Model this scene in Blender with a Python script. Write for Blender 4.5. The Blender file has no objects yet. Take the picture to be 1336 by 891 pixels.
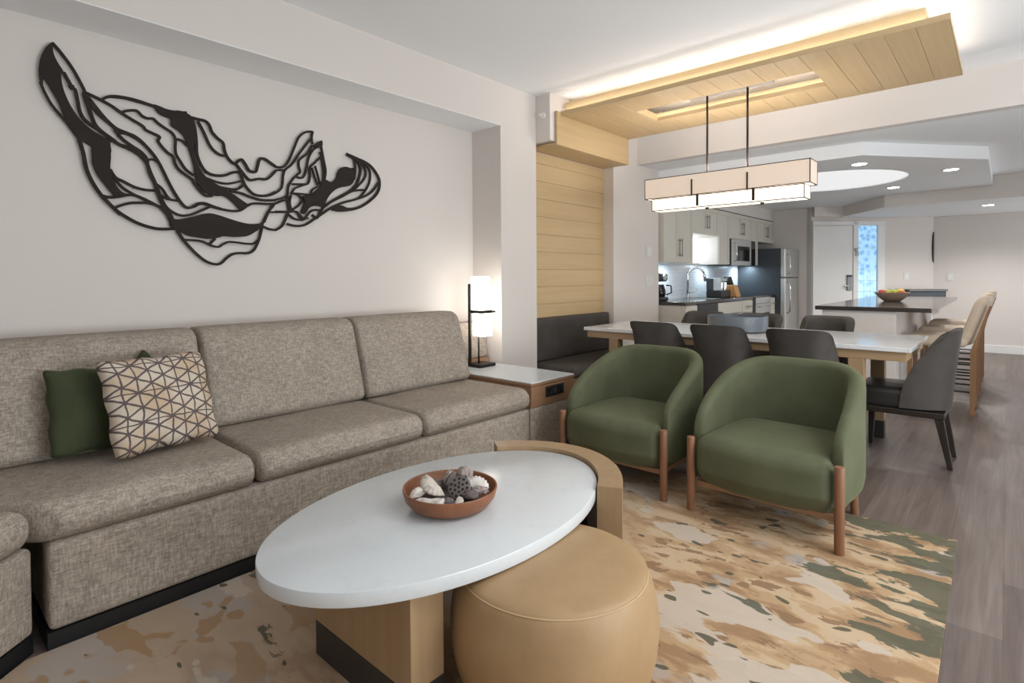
import bpy, bmesh, math, random
from mathutils import Vector, Matrix
random.seed(7)
SC = bpy.context.scene
COL = SC.collection
PI = math.pi

# ------------------------------------------------------------------ camera, world, light, exposure
F_PX, YAW, PITCH, ROLL, PPY, EYE = 721.58, .730215, .020128, -.006248, 376.29, 1.22
fwd = Vector((-math.sin(YAW)*math.cos(PITCH), math.cos(YAW)*math.cos(PITCH), -math.sin(PITCH)))
r_0 = Vector((math.cos(YAW), math.sin(YAW), 0.0))
u_0 = r_0.cross(fwd)
rgt = r_0*math.cos(ROLL) + u_0*math.sin(ROLL)
upv = u_0*math.cos(ROLL) - r_0*math.sin(ROLL)
cd = bpy.data.cameras.new('camera')
cam = bpy.data.objects.new('camera', cd)
COL.objects.link(cam)
M = Matrix.Identity(4)
for i in range(3):
    M[i][0], M[i][1], M[i][2] = rgt[i], upv[i], -fwd[i]
M[2][3] = EYE
cam.matrix_world = M
cd.sensor_fit = 'HORIZONTAL'
cd.sensor_width = 36.0
cd.lens = F_PX/1336*36.0
cd.shift_y = (PPY-445.5)/1336
cd.clip_start, cd.clip_end = .02, 60
SC.camera = cam

vs = SC.view_settings
SC.display_settings.display_device = 'sRGB'
vs.view_transform = 'Standard'
vs.look = 'None'
vs.gamma = 1.0
vs.use_curve_mapping = False
vs.exposure = 0.88

W = bpy.data.worlds.new('world')
SC.world = W
W.use_nodes = True
W.node_tree.nodes['Background'].inputs[0].default_value = (.8, .9, 1, 1)
W.node_tree.nodes['Background'].inputs[1].default_value = .3


def area(name, loc, rot, sx, sy, power, color=(1, 1, 1), parent=None, spread=PI):
    l = bpy.data.lights.new(name, 'AREA')
    l.shape = 'RECTANGLE'
    l.size, l.size_y = sx, sy
    l.energy = power
    l.color = color
    l.spread = spread
    o = bpy.data.objects.new(name, l)
    COL.objects.link(o)
    o.rotation_euler = rot
    o.location = loc
    if parent:
        o.parent = parent
        o.location = Vector(loc) - world_of(parent)
    return o


def spot(name, loc, power, parent=None, size=150, color=(1, .97, .94), blend=.6, rad=.05):
    l = bpy.data.lights.new(name, 'SPOT')
    l.energy = power
    l.spot_size = math.radians(size)
    l.spot_blend = blend
    l.shadow_soft_size = rad
    l.color = color
    o = bpy.data.objects.new(name, l)
    COL.objects.link(o)
    o.location = loc
    if parent:
        o.parent = parent
        o.location = Vector(loc) - world_of(parent)
    return o


# added daylight fills behind and right of the camera; these walls hold no windows
FILL_BACK = area('added_fill_back', (.9, -2.55, 1.30), (PI/2+.85, 0, 0), 3.4, 2.2, 9, (.88, .95, 1.0))
FILL_RIGHT = area('added_fill_right', (2.95, 2.4, 1.25), (PI/2+.78, 0, PI/2), 3.6, 2.1, 132, (.88, .95, 1.0))
FILL_FAR_RIGHT = area('added_fill_far_right', (2.95, 9.9, 1.15), (PI/2+.45, 0, PI/2), 2.6, 1.9, 36, (.90, .96, 1.0))

# added overhead fills, out of view, brightening the sitting room from above
FILL_TOP_A = area('added_overhead_fill_a', (.5, 1.2, 2.77), (0, 0, 0), 1.1, 1.1, 5, (1.0, .99, .97))
FILL_TOP_B = area('added_overhead_fill_b', (1.2, 2.6, 2.77), (0, 0, 0), 1.1, 1.1, 20, (1.0, .99, .97))


# ------------------------------------------------------------------ helpers
def world_of(o):
    v = Vector((0, 0, 0))
    while o is not None:
        v = v + o.location
        o = o.parent
    return v


def lin(c):
    c = c/255.0
    return c/12.92 if c <= .04045 else ((c+.055)/1.055)**2.4


def rgb(r, g, b):
    return (lin(r), lin(g), lin(b), 1)


def obj(name, bm, mat, parent=None, smooth=False, local=False):
    """link a bmesh as ONE mesh object; world coordinates become local to the parent unless local"""
    if parent is not None and not local:
        bmesh.ops.translate(bm, verts=bm.verts, vec=-world_of(parent))
    me = bpy.data.meshes.new(name)
    bm.normal_update()
    bm.to_mesh(me)
    bm.free()
    if smooth:
        for p in me.polygons:
            p.use_smooth = True
        if smooth != True:
            try:
                me.set_sharp_from_angle(angle=math.radians(smooth))
            except Exception:
                pass
    me.materials.append(mat)
    o = bpy.data.objects.new(name, me)
    COL.objects.link(o)
    if parent is not None:
        o.parent = parent
    return o


def tag(o, label=None, cat=None, group=None, kind=None):
    if label:
        o['label'] = label
    if cat:
        o['category'] = cat
    if group:
        o['group'] = group
    if kind:
        o['kind'] = kind
    return o


def thing(name, label, cat, loc=(0, 0, 0), rotz=0.0, group=None):
    o = bpy.data.objects.new(name, None)
    o.empty_display_size = .1
    COL.objects.link(o)
    o.location = loc
    o.rotation_euler = (0, 0, rotz)
    return tag(o, label, cat, group)


def struct(name, bm, mat, parent=None, smooth=False):
    o = obj(name, bm, mat, parent, smooth)
    if parent is None:
        o['kind'] = 'structure'
    return o


def kids(o):
    return [c for c in bpy.data.objects if c.parent == o]


def dup(root, loc, rotz=None, label=None):
    r = root.copy()
    COL.objects.link(r)
    r.location = loc
    if rotz is not None:
        r.rotation_euler = (0, 0, rotz)
    if label:
        r['label'] = label
    for ch in kids(root):
        c = ch.copy()
        COL.objects.link(c)
        c.parent = r
        for g in kids(ch):
            d = g.copy()
            COL.objects.link(d)
            d.parent = c
    return r


def NB():
    return bmesh.new()


def merge(bm, tmp):
    me = bpy.data.meshes.new('tmp')
    tmp.to_mesh(me)
    tmp.free()
    bm.from_mesh(me)
    bpy.data.meshes.remove(me)


def box(bm, lo, hi, bev=0.0, seg=2):
    t = bmesh.new()
    bmesh.ops.create_cube(t, size=1)
    for v in t.verts:
        for i in range(3):
            v.co[i] = lo[i] + (v.co[i]+.5)*(hi[i]-lo[i])
    if bev > 0:
        bmesh.ops.bevel(t, geom=t.edges[:], offset=bev, segments=seg, profile=.5, affect='EDGES')
    merge(bm, t)
    return bm


def rbox(bm, lo, hi, r, n=14, puff=(0, 0, 0), fn=None):
    """soft rounded box; puff bulges each face; fn post-moves each vertex"""
    t = bmesh.new()
    bmesh.ops.create_cube(t, size=2)
    bmesh.ops.subdivide_edges(t, edges=t.edges[:], cuts=n-1, use_grid_fill=True)
    c = [(a+b)/2 for a, b in zip(lo, hi)]
    h = [(b-a)/2 for a, b in zip(lo, hi)]
    if not isinstance(r, (tuple, list)):
        r = (r, r, r)
    r = [min(a, b*.98) for a, b in zip(r, h)]
    for v in t.verts:
        u = v.co.copy()
        q, d = [0]*3, [0]*3
        for i in range(3):
            a = abs(u[i])
            s = 1 if u[i] >= 0 else -1
            if a <= .6:
                q[i] = s*a/.6*(h[i]-r[i])
                d[i] = 0
            else:
                q[i] = s*(h[i]-r[i])
                d[i] = s*(a-.6)/.4
        L = math.sqrt(sum(x*x for x in d))
        m = max(abs(x) for x in d)
        if L > 0:
            d = [x/L*m for x in d]
        p = [q[i]+d[i]*r[i] for i in range(3)]
        for i in range(3):
            if puff[i]:
                o1, o2 = (i+1) % 3, (i+2) % 3
                p[i] += puff[i]*u[i]*(1-u[o1]**2)*(1-u[o2]**2)
        w = Vector([c[i]+p[i] for i in range(3)])
        v.co = fn(w, u) if fn else w
    merge(bm, t)
    return bm


def cyl(bm, p0, p1, r0, r1=None, seg=20, bev=0.0):
    r1 = r0 if r1 is None else r1
    p0, p1 = Vector(p0), Vector(p1)
    d = p1-p0
    t = bmesh.new()
    bmesh.ops.create_cone(t, cap_ends=True, segments=seg, radius1=r0, radius2=r1, depth=d.length)
    if bev > 0:
        es = [e for e in t.edges if abs(e.verts[0].co.z-e.verts[1].co.z) < 1e-6]
        bmesh.ops.bevel(t, geom=es, offset=bev, segments=2, profile=.5, affect='EDGES')
    q = Vector((0, 0, 1)).rotation_difference(d.normalized())
    bmesh.ops.transform(t, matrix=Matrix.Translation((p0+p1)/2) @ q.to_matrix().to_4x4(), verts=t.verts)
    merge(bm, t)
    return bm


def lathe(bm, prof, c=(0, 0, 0), seg=40, sx=1.0, sy=1.0):
    """prof: list of (r, z); revolved about the vertical through c"""
    rings = []
    for r, z in prof:
        if r < 1e-6:
            rings.append([bm.verts.new((c[0], c[1], c[2]+z))])
        else:
            rings.append([bm.verts.new((c[0]+sx*r*math.cos(2*PI*k/seg), c[1]+sy*r*math.sin(2*PI*k/seg), c[2]+z)) for k in range(seg)])
    for a, b in zip(rings[:-1], rings[1:]):
        for k in range(seg):
            k2 = (k+1) % seg
            if len(a) == 1 and len(b) == 1:
                continue
            if len(a) == 1:
                bm.faces.new((a[0], b[k2], b[k]))
            elif len(b) == 1:
                bm.faces.new((a[k], a[k2], b[0]))
            else:
                bm.faces.new((a[k], a[k2], b[k2], b[k]))
    bmesh.ops.recalc_face_normals(bm, faces=bm.faces)
    return bm


def tube(bm, pts, r, seg=10):
    pts = [Vector(p) for p in pts]
    rings = []
    n = len(pts)
    prev = None
    for i, p in enumerate(pts):
        d = (pts[min(i+1, n-1)]-pts[max(i-1, 0)]).normalized()
        if prev is None:
            a = d.orthogonal().normalized()
        else:
            a = (prev - d*prev.dot(d)).normalized()
        prev = a
        b = d.cross(a)
        rr = r[i] if isinstance(r, (list, tuple)) else r
        rings.append([bm.verts.new(p + (a*math.cos(2*PI*k/seg)+b*math.sin(2*PI*k/seg))*rr) for k in range(seg)])
    for A, B in zip(rings[:-1], rings[1:]):
        for k in range(seg):
            bm.faces.new((A[k], A[(k+1) % seg], B[(k+1) % seg], B[k]))
    bm.faces.new(rings[0][::-1])
    bm.faces.new(rings[-1])
    bmesh.ops.recalc_face_normals(bm, faces=bm.faces)
    return bm


def prism(bm, poly, z0, z1, bev=0.0):
    t = bmesh.new()
    a = [t.verts.new((x, y, z0)) for x, y in poly]
    f = t.faces.new(a)
    r = bmesh.ops.extrude_face_region(t, geom=[f])
    for v in r['geom']:
        if isinstance(v, bmesh.types.BMVert):
            v.co.z = z1
    bmesh.ops.recalc_face_normals(t, faces=t.faces)
    if bev > 0:
        es = [e for e in t.edges if abs(e.verts[0].co.z-e.verts[1].co.z) < 1e-6]
        bmesh.ops.bevel(t, geom=es, offset=bev, segments=2, profile=.5, affect='EDGES')
    merge(bm, t)
    return bm


def crom(pts, k=6, closed=False):
    """Catmull-Rom resampling of 2-D or 3-D points"""
    P = [Vector(p) for p in pts]
    n = len(P)
    out = []
    rng = range(n if closed else n-1)
    for i in rng:
        p1, p2 = P[i], P[(i+1) % n]
        p0 = P[(i-1) % n] if (closed or i > 0) else p1
        p3 = P[(i+2) % n] if (closed or i+2 < n) else p2
        for j in range(k):
            t = j/k
            out.append(.5*((2*p1)+(p2-p0)*t+(2*p0-5*p1+4*p2-p3)*t*t+(3*p1-p0-3*p2+p3)*t**3))
    if not closed:
        out.append(P[-1])
    return out


def bar_frame(bm, lo, hi, t):
    """thin metal bars along the twelve edges of a box"""
    xs, ys, zs = (lo[0], hi[0]), (lo[1], hi[1]), (lo[2], hi[2])
    for y in ys:
        for z in zs:
            box(bm, (xs[0]-t/2, y-t/2, z-t/2), (xs[1]+t/2, y+t/2, z+t/2))
    for x in xs:
        for z in zs:
            box(bm, (x-t/2, ys[0]-t/2, z-t/2), (x+t/2, ys[1]+t/2, z+t/2))
    for x in xs:
        for y in ys:
            box(bm, (x-t/2, y-t/2, zs[0]-t/2), (x+t/2, y+t/2, zs[1]+t/2))
    return bm


# ------------------------------------------------------------------ materials
class NT:
    def __init__(s, name):
        s.m = bpy.data.materials.new(name)
        s.m.use_nodes = True
        s.t = s.m.node_tree
        s.b = s.t.nodes['Principled BSDF']

    def n(s, typ, **kw):
        x = s.t.nodes.new(typ)
        for k, v in kw.items():
            setattr(x, k, v)
        return x

    def l(s, a, b):
        s.t.links.new(a, b)

    def coords(s, scale=(1, 1, 1), rot=(0, 0, 0), out='Object', loc=(0, 0, 0)):
        c = s.n('ShaderNodeTexCoord')
        m = s.n('ShaderNodeMapping')
        m.inputs['Scale'].default_value = scale
        m.inputs['Rotation'].default_value = rot
        m.inputs['Location'].default_value = loc
        s.l(c.outputs[out], m.inputs[0])
        return m.outputs[0]

    def noise(s, vec, scale=1.0, detail=4, rough=.5, dist=0.0):
        x = s.n('ShaderNodeTexNoise')
        s.l(vec, x.inputs['Vector'])
        x.inputs['Scale'].default_value = scale
        x.inputs['Detail'].default_value = detail
        x.inputs['Roughness'].default_value = rough
        x.inputs['Distortion'].default_value = dist
        return x.outputs['Fac']

    def ramp(s, fac, stops, interp='LINEAR'):
        r = s.n('ShaderNodeValToRGB')
        r.color_ramp.interpolation = interp
        els = r.color_ramp.elements
        while len(els) > 1:
            els.remove(els[-1])
        els[0].position, els[0].color = stops[0]
        for p, c in stops[1:]:
            e = els.new(p)
            e.color = c
        s.l(fac, r.inputs[0])
        return r.outputs[0]

    def mix(s, fac, a, b, blend='MIX'):
        x = s.n('ShaderNodeMix', data_type='RGBA', blend_type=blend)
        for sock, v in ((x.inputs[0], fac), (x.inputs[6], a), (x.inputs[7], b)):
            if hasattr(v, 'links'):
                s.l(v, sock)
            else:
                sock.default_value = v
        return x.outputs[2]

    def math(s, op, a, b=None, c=None, clamp=False):
        x = s.n('ShaderNodeMath', operation=op, use_clamp=clamp)
        for i, v in enumerate((a, b, c)):
            if v is None:
                continue
            if hasattr(v, 'links'):
                s.l(v, x.inputs[i])
            else:
                x.inputs[i].default_value = v
        return x.outputs[0]

    def bump(s, h, strength=.2, dist=.01):
        b = s.n('ShaderNodeBump')
        b.inputs['Strength'].default_value = strength
        b.inputs['Distance'].default_value = dist
        s.l(h, b.inputs['Height'])
        s.l(b.outputs[0], s.b.inputs['Normal'])

    def set(s, **kw):
        for k, v in kw.items():
            k = k.replace('_', ' ')
            if hasattr(v, 'links'):
                s.l(v, s.b.inputs[k])
            else:
                s.b.inputs[k].default_value = v
        return s


def plain(name, c, rough=.5, metal=0.0, **kw):
    t = NT(name)
    t.set(Base_Color=c, Roughness=rough, Metallic=metal, **kw)
    return t.m


def glow(name, c, strength, base=(.8, .8, .8, 1)):
    t = NT(name)
    t.set(Base_Color=base, Roughness=.6)
    t.b.inputs['Emission Color'].default_value = c
    t.b.inputs['Emission Strength'].default_value = strength
    return t.m


def paint(name, c, rough=.75):
    t = NT(name)
    v = t.coords((1, 1, 1))
    h = t.noise(v, 140, 3)
    t.set(Base_Color=c, Roughness=rough)
    t.bump(h, .06, .002)
    return t.m


def wood(name, light, dark, axis='Y', rough=.45, fine=1.0, contrast=1.0):
    """straight-grained wood, grain along axis"""
    t = NT(name)
    k = {'X': 0, 'Y': 1, 'Z': 2}[axis]
    s1 = [26*fine]*3
    s1[k] = 1.1
    s2 = [150*fine]*3
    s2[k] = 3.0
    a = t.noise(t.coords(s1), 1, 5, .55, .4)
    b = t.noise(t.coords(s2), 1, 3, .6)
    f = t.math('ADD', t.math('MULTIPLY', a, .7), t.math('MULTIPLY', b, .3))
    col = t.ramp(f, [(.5-.22/contrast, dark), (.5+.18/contrast, light)])
    t.set(Base_Color=col, Roughness=rough)
    t.bump(b, .08, .002)
    return t.m


def leather(name, c, c2, rough=.42):
    t = NT(name)
    v = t.coords((1, 1, 1))
    a = t.noise(v, 6, 5, .6)
    b = t.noise(v, 220, 2, .5)
    t.set(Base_Color=t.ramp(a, [(.3, c2), (.7, c)]), Roughness=rough)
    t.bump(b, .12, .002)
    return t.m


def velvet(name, c, c2):
    t = NT(name)
    v = t.coords((1, 1, 1))
    a = t.noise(v, 5, 4, .6)
    b = t.noise(v, 400, 2, .5)
    f = t.math('ADD', t.math('MULTIPLY', a, .75), t.math('MULTIPLY', b, .25))
    t.set(Base_Color=t.ramp(f, [(.35, c2), (.65, c)]), Roughness=.85)
    t.b.inputs['Sheen Weight'].default_value = .55
    t.b.inputs['Sheen Roughness'].default_value = .35
    t.b.inputs['Sheen Tint'].default_value = (c[0]*2.2, c[1]*2.2, c[2]*2.2, 1)
    t.b.inputs['Specular IOR Level'].default_value = .15
    t.bump(b, .25, .002)
    return t.m


def tweed(name, light, dark, cross=(14, 120)):
    """woven fabric: short dark and light threads running both ways"""
    t = NT(name)
    lo_, hi_ = cross
    a = t.noise(t.coords((hi_, lo_, hi_)), 1, 3, .65)
    b = t.noise(t.coords((hi_*.8, hi_*.8, lo_)), 1, 3, .65)
    c = t.noise(t.coords((330, 330, 330)), 1, 2, .6)
    d = t.noise(t.coords((7, 7, 7)), 1, 3, .5)
    f = t.math('ADD', t.math('MULTIPLY', a, .42), t.math('MULTIPLY', b, .42))
    f = t.math('ADD', f, t.math('MULTIPLY', c, .16))
    f = t.math('ADD', f, t.math('MULTIPLY', t.math('SUBTRACT', d, .5), .10))
    col = t.ramp(f, [(.36, dark), (.50, tuple((x+y)/2 for x, y in zip(light, dark))), (.60, light)])
    t.set(Base_Color=col, Roughness=.95)
    t.b.inputs['Specular IOR Level'].default_value = .1
    t.bump(f, .5, .004)
    return t.m


def stone(name, c, c2, rough=.16, scale=9):
    t = NT(name)
    v = t.coords((1, 1, 1))
    a = t.noise(v, scale, 6, .65, .6)
    b = t.noise(v, 60, 3, .6)
    f = t.math('ADD', t.math('MULTIPLY', a, .7), t.math('MULTIPLY', b, .3))
    t.set(Base_Color=t.ramp(f, [(.36, c2), (.48, c)]), Roughness=rough)
    return t.m


MT = {}
MT['wall'] = paint('wall_paint', rgb(224, 217, 211))
MT['ceiling'] = paint('ceiling_paint', rgb(247, 248, 249), .85)
MT['white'] = plain('white_trim_paint', rgb(235, 234, 231), .4)
MT['oak'] = wood('light_oak', rgb(209, 182, 140), rgb(192, 164, 120), 'Y', .5, 1, .75)
MT['oak_x'] = wood('light_oak_cross', rgb(209, 184, 144), rgb(192, 166, 124), 'X', .5, 1, .75)
MT['oak_z'] = wood('light_oak_upright', rgb(200, 166, 122), rgb(172, 138, 98), 'Z')
MT['oak_tan'] = wood('tan_oak', rgb(178, 150, 116), rgb(160, 132, 98), 'Y', .45, 1, .8)
MT['oak_tan_x'] = wood('tan_oak_cross', rgb(178, 150, 116), rgb(160, 132, 98), 'X', .45, 1, .8)
MT['oak_tan_z'] = wood('tan_oak_upright', rgb(174, 146, 112), rgb(156, 128, 95), 'Z', .45, 1, .8)
MT['oak_brown'] = wood('brown_oak', rgb(166, 128, 98), rgb(144, 108, 80), 'Y', .45, 1, .8)
MT['oak_brown_z'] = wood('chair_leg_wood', rgb(150, 108, 80), rgb(128, 88, 64), 'Z')
MT['stool_wood'] = wood('stool_wood', rgb(150, 113, 80), rgb(128, 93, 64), 'Z')
MT['dark_wood'] = wood('dark_stained_wood', rgb(52, 44, 38), rgb(34, 28, 24), 'Z', .35)
MT['black'] = plain('black_metal', rgb(30, 27, 26), .45, .3)
MT['plinth'] = plain('black_plinth', rgb(18, 18, 19), .6)
MT['bronze'] = plain('dark_bronze_metal', rgb(62, 52, 46), .35, .7)
MT['steel'] = plain('brushed_steel', rgb(206, 206, 204), .38, .65)
MT['chrome'] = plain('polished_steel', rgb(205, 206, 208), .14, 1.0)
MT['nickel'] = plain('satin_nickel', rgb(150, 148, 145), .35, .8)
MT['kickmetal'] = plain('dark_kick_metal', rgb(66, 64, 64), .4, .4)
MT['art'] = wood('dark_brown_wood_art', rgb(40, 30, 24), rgb(28, 20, 16), 'Y', .8)
MT['sofa'] = tweed('beige_tweed', rgb(190, 178, 165), rgb(125, 115, 104), (30, 200))
MT['sofa2'] = tweed('beige_tweed_frame', rgb(194, 182, 169), rgb(130, 120, 109), (30, 200))
MT['quartz'] = stone('white_quartz', rgb(218, 223, 226), rgb(213, 218, 221), .14, 14)
MT['marble'] = stone('white_marble', rgb(228, 228, 228), rgb(210, 211, 213), .14, 5)
MT['granite'] = stone('dark_granite', rgb(66, 61, 58), rgb(44, 41, 40), .12, 40)
MT['green'] = velvet('green_velvet', rgb(102, 106, 83), rgb(90, 94, 72))
MT['green_dark'] = velvet('dark_green_cotton', rgb(72, 78, 56), rgb(62, 68, 48))
MT['charcoal'] = leather('charcoal_leather', rgb(82, 77, 73), rgb(68, 64, 60), .62)
MT['charcoal'].node_tree.nodes['Principled BSDF'].inputs['Specular IOR Level'].default_value = .25
MT['charcoal_black'] = leather('dark_seat_leather', rgb(54, 52, 52), rgb(42, 40, 40), .36)
MT['tan'] = leather('tan_leather', rgb(182, 151, 112), rgb(168, 138, 100), .5)
MT['stool_fabric'] = leather('sand_leather', rgb(208, 190, 168), rgb(196, 176, 154), .6)
MT['stitch'] = plain('pale_stitching', rgb(202, 174, 134), .7)
MT['cab'] = plain('cabinet_paint', rgb(212, 207, 196), .5)
MT['tile'] = None
MT['bowlwood'] = wood('cherry_wood', rgb(152, 98, 64), rgb(118, 72, 44), 'X', .4)
MT['greyglass'] = None
MT['clay'] = stone('speckled_clay', rgb(176, 150, 134), rgb(150, 124, 110), .6, 30)
MT['shade'] = glow('lamp_shade_fabric', (1, .94, .85, 1), 2.9)
MT['shade_dim'] = glow('pendant_linen', (1, .80, .62, 1), .20, (.62, .53, .46, 1))
MT['shade_bright'] = glow('pendant_diffuser', (1, .86, .66, 1), .80)
MT['led'] = glow('led_strip', (1, .97, .93, 1), 6.5)
MT['lamp_disc'] = glow('downlight_lens', (1, .97, .92, 1), 14)
MT['dark_blue'] = plain('dark_appliance_side', rgb(62, 68, 74), .45)
MT['black_glass'] = plain('black_glass', rgb(16, 16, 18), .08)
MT['black_plastic'] = plain('black_plastic', rgb(38, 38, 40), .4)
MT['steel_grey'] = plain('grey_steel', rgb(120, 122, 124), .35, .7)
MT['switch'] = plain('switch_plastic', rgb(226, 224, 220), .35)


def make_tile():
    t = NT('white_mosaic_tile')
    b = t.n('ShaderNodeTexBrick')
    sp = t.n('ShaderNodeSeparateXYZ')
    cb = t.n('ShaderNodeCombineXYZ')
    t.l(t.coords((1, 1, 1)), sp.inputs[0])
    t.l(sp.outputs[1], cb.inputs[0])
    t.l(sp.outputs[2], cb.inputs[1])
    t.l(cb.outputs[0], b.inputs['Vector'])
    b.inputs['Color1'].default_value = rgb(224, 228, 232)
    b.inputs['Color2'].default_value = rgb(214, 220, 226)
    b.inputs['Mortar'].default_value = rgb(178, 184, 190)
    b.inputs['Scale'].default_value = 1
    b.inputs['Mortar Size'].default_value = .0025
    b.inputs['Brick Width'].default_value = .10
    b.inputs['Row Height'].default_value = .026
    t.set(Base_Color=b.outputs['Color'], Roughness=.2)
    return t.m


MT['tile'] = make_tile()


def make_floor():
    t = NT('plank_floor')
    v = t.coords((1, 1, 1), rot=(0, 0, PI/2))
    b = t.n('ShaderNodeTexBrick')
    t.l(v, b.inputs['Vector'])
    b.inputs['Color1'].default_value = (0, 0, 0, 1)
    b.inputs['Color2'].default_value = (1, 1, 1, 1)
    b.inputs['Mortar'].default_value = (.35, .35, .35, 1)
    b.inputs['Scale'].default_value = 1
    b.inputs['Mortar Size'].default_value = .0012
    b.inputs['Mortar Smooth'].default_value = .2
    b.inputs['Bias'].default_value = 0
    b.inputs['Brick Width'].default_value = 1.22
    b.inputs['Row Height'].default_value = .18
    b.offset = .37
    g = t.noise(t.coords((24, 1.4, 24)), 1, 6, .6, .8)
    g2 = t.noise(t.coords((110, 3, 110)), 1, 3, .6)
    big = t.noise(t.coords((3, .7, 3)), 1, 3, .5)
    f = t.math('ADD', t.math('MULTIPLY', g, .5), t.math('MULTIPLY', g2, .2))
    f = t.math('ADD', f, t.math('MULTIPLY', b.outputs['Color'], .16))
    f = t.math('ADD', f, t.math('MULTIPLY', big, .2))
    col = t.ramp(f, [(.36, rgb(86, 74, 69)), (.52, rgb(108, 95, 89)), (.68, rgb(128, 115, 109))])
    seam = t.ramp(b.outputs['Fac'], [(0, (1, 1, 1, 1)), (1, (.72, .68, .66, 1))])
    col = t.mix(1.0, col, seam, 'MULTIPLY')
    t.set(Base_Color=col, Roughness=.38)
    t.bump(g2, .05, .002)
    return t.m


MT['floor'] = make_floor()


def make_rug():
    """tufted rug: tan ground, cream pools, brown mottling and olive islands gathering at the far right"""
    t = NT('abstract_rug')
    warp = t.n('ShaderNodeTexNoise')
    t.l(t.coords((1.4, 2.2, 1)), warp.inputs['Vector'])
    warp.inputs['Scale'].default_value = 1.6
    warp.inputs['Detail'].default_value = 3
    base = t.coords((1, 1, 1))
    add = t.n('ShaderNodeVectorMath', operation='MULTIPLY_ADD')
    t.l(warp.outputs['Color'], add.inputs[0])
    add.inputs[1].default_value = (.16, .12, 0)
    t.l(base, add.inputs[2])

    def streak(sx, sy, off, detail=5, rough=.55):
        m = t.n('ShaderNodeMapping')
        m.inputs['Scale'].default_value = (sx, sy, 1)
        m.inputs['Location'].default_value = (off, off*.7, 0)
        t.l(add.outputs[0], m.inputs[0])
        return t.noise(m.outputs[0], 1, detail, rough, .2)

    def mask(v, p, soft=.012, amount=.9):
        return t.ramp(v, [(p, (0, 0, 0, 1)), (p+soft, (amount, amount, amount, 1))])

    def bell(v, c, half):
        return t.math('SUBTRACT', 1.0, t.math('DIVIDE', t.math('ABSOLUTE', t.math('SUBTRACT', v, c)), half), clamp=True)
    sep = t.n('ShaderNodeSeparateXYZ')
    t.l(base, sep.inputs[0])
    x, y = sep.outputs[0], sep.outputs[1]
    ground = streak(3.6, 8.5, 0, 4, .6)
    brown = streak(5.5, 13, 5.3, 4, .6)
    cream = streak(2.1, 4.2, 12.4, 5, .5)
    olive = streak(2.9, 7.2, 21.7, 5, .55)
    dots = streak(9, 17, 31.3, 1, .4)
    grey = streak(3.0, 4.2, 43.9, 3)
    tanp = streak(3.2, 4.6, 57.1, 3, .5)
    # the weave's drift: plain and pale by the sofa, mottled in the middle, olive islands along the far right
    left = t.math('MULTIPLY_ADD', x, -1.1, -1.25, clamp=True)
    mottled = t.math('SUBTRACT', 1.0, left, clamp=True)
    right = t.math('MULTIPLY_ADD', x, 1.25, .98, clamp=True)
    far = t.math('MULTIPLY_ADD', y, .8, -1.1, clamp=True)
    w = t.math('MULTIPLY', right, far)
    col = t.ramp(ground, [(.38, rgb(168, 136, 104)), (.45, rgb(180, 148, 114)), (.462, rgb(192, 161, 126)), (.53, rgb(196, 166, 131)), (.542, rgb(206, 180, 148)), (.64, rgb(208, 184, 154))])
    col = t.mix(t.math('MULTIPLY', mask(brown, .57), mottled), col, rgb(150, 120, 94))
    col = t.mix(t.math('MULTIPLY', left, .85), col, rgb(192, 172, 152))
    gsh = t.math('ADD', grey, t.math('MULTIPLY', left, .10))
    col = t.mix(mask(gsh, .62, .05, .75), col, rgb(184, 176, 170))
    tsh = t.math('ADD', tanp, t.math('MULTIPLY', bell(x, -1.9, .5), .05))
    col = t.mix(t.math('MULTIPLY', mask(tsh, .605, .012, .8), left), col, rgb(176, 142, 106))
    csh = t.math('ADD', cream, t.math('MULTIPLY', t.math('MULTIPLY', bell(x, -.72, .75), bell(y, 1.85, .95)), .13))
    col = t.mix(mask(csh, .622), col, rgb(208, 194, 178))
    osh = t.math('ADD', olive, t.math('MULTIPLY', w, .29))
    col = t.mix(mask(osh, .655), col, rgb(98, 99, 84))
    dsh = t.math('ADD', dots, t.math('MULTIPLY', bell(x, -.75, .7), .05))
    col = t.mix(mask(dsh, .73), col, rgb(96, 92, 78))
    fine = t.noise(t.coords((420, 420, 420)), 1, 2, .6)
    col = t.mix(.18, col, t.ramp(fine, [(.3, (.55, .55, .55, 1)), (.7, (1, 1, 1, 1))]), 'MULTIPLY')
    t.set(Base_Color=col, Roughness=.95)
    t.b.inputs['Specular IOR Level'].default_value = .1
    t.bump(fine, .5, .004)
    return t.m


MT['rug'] = make_rug()


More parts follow.
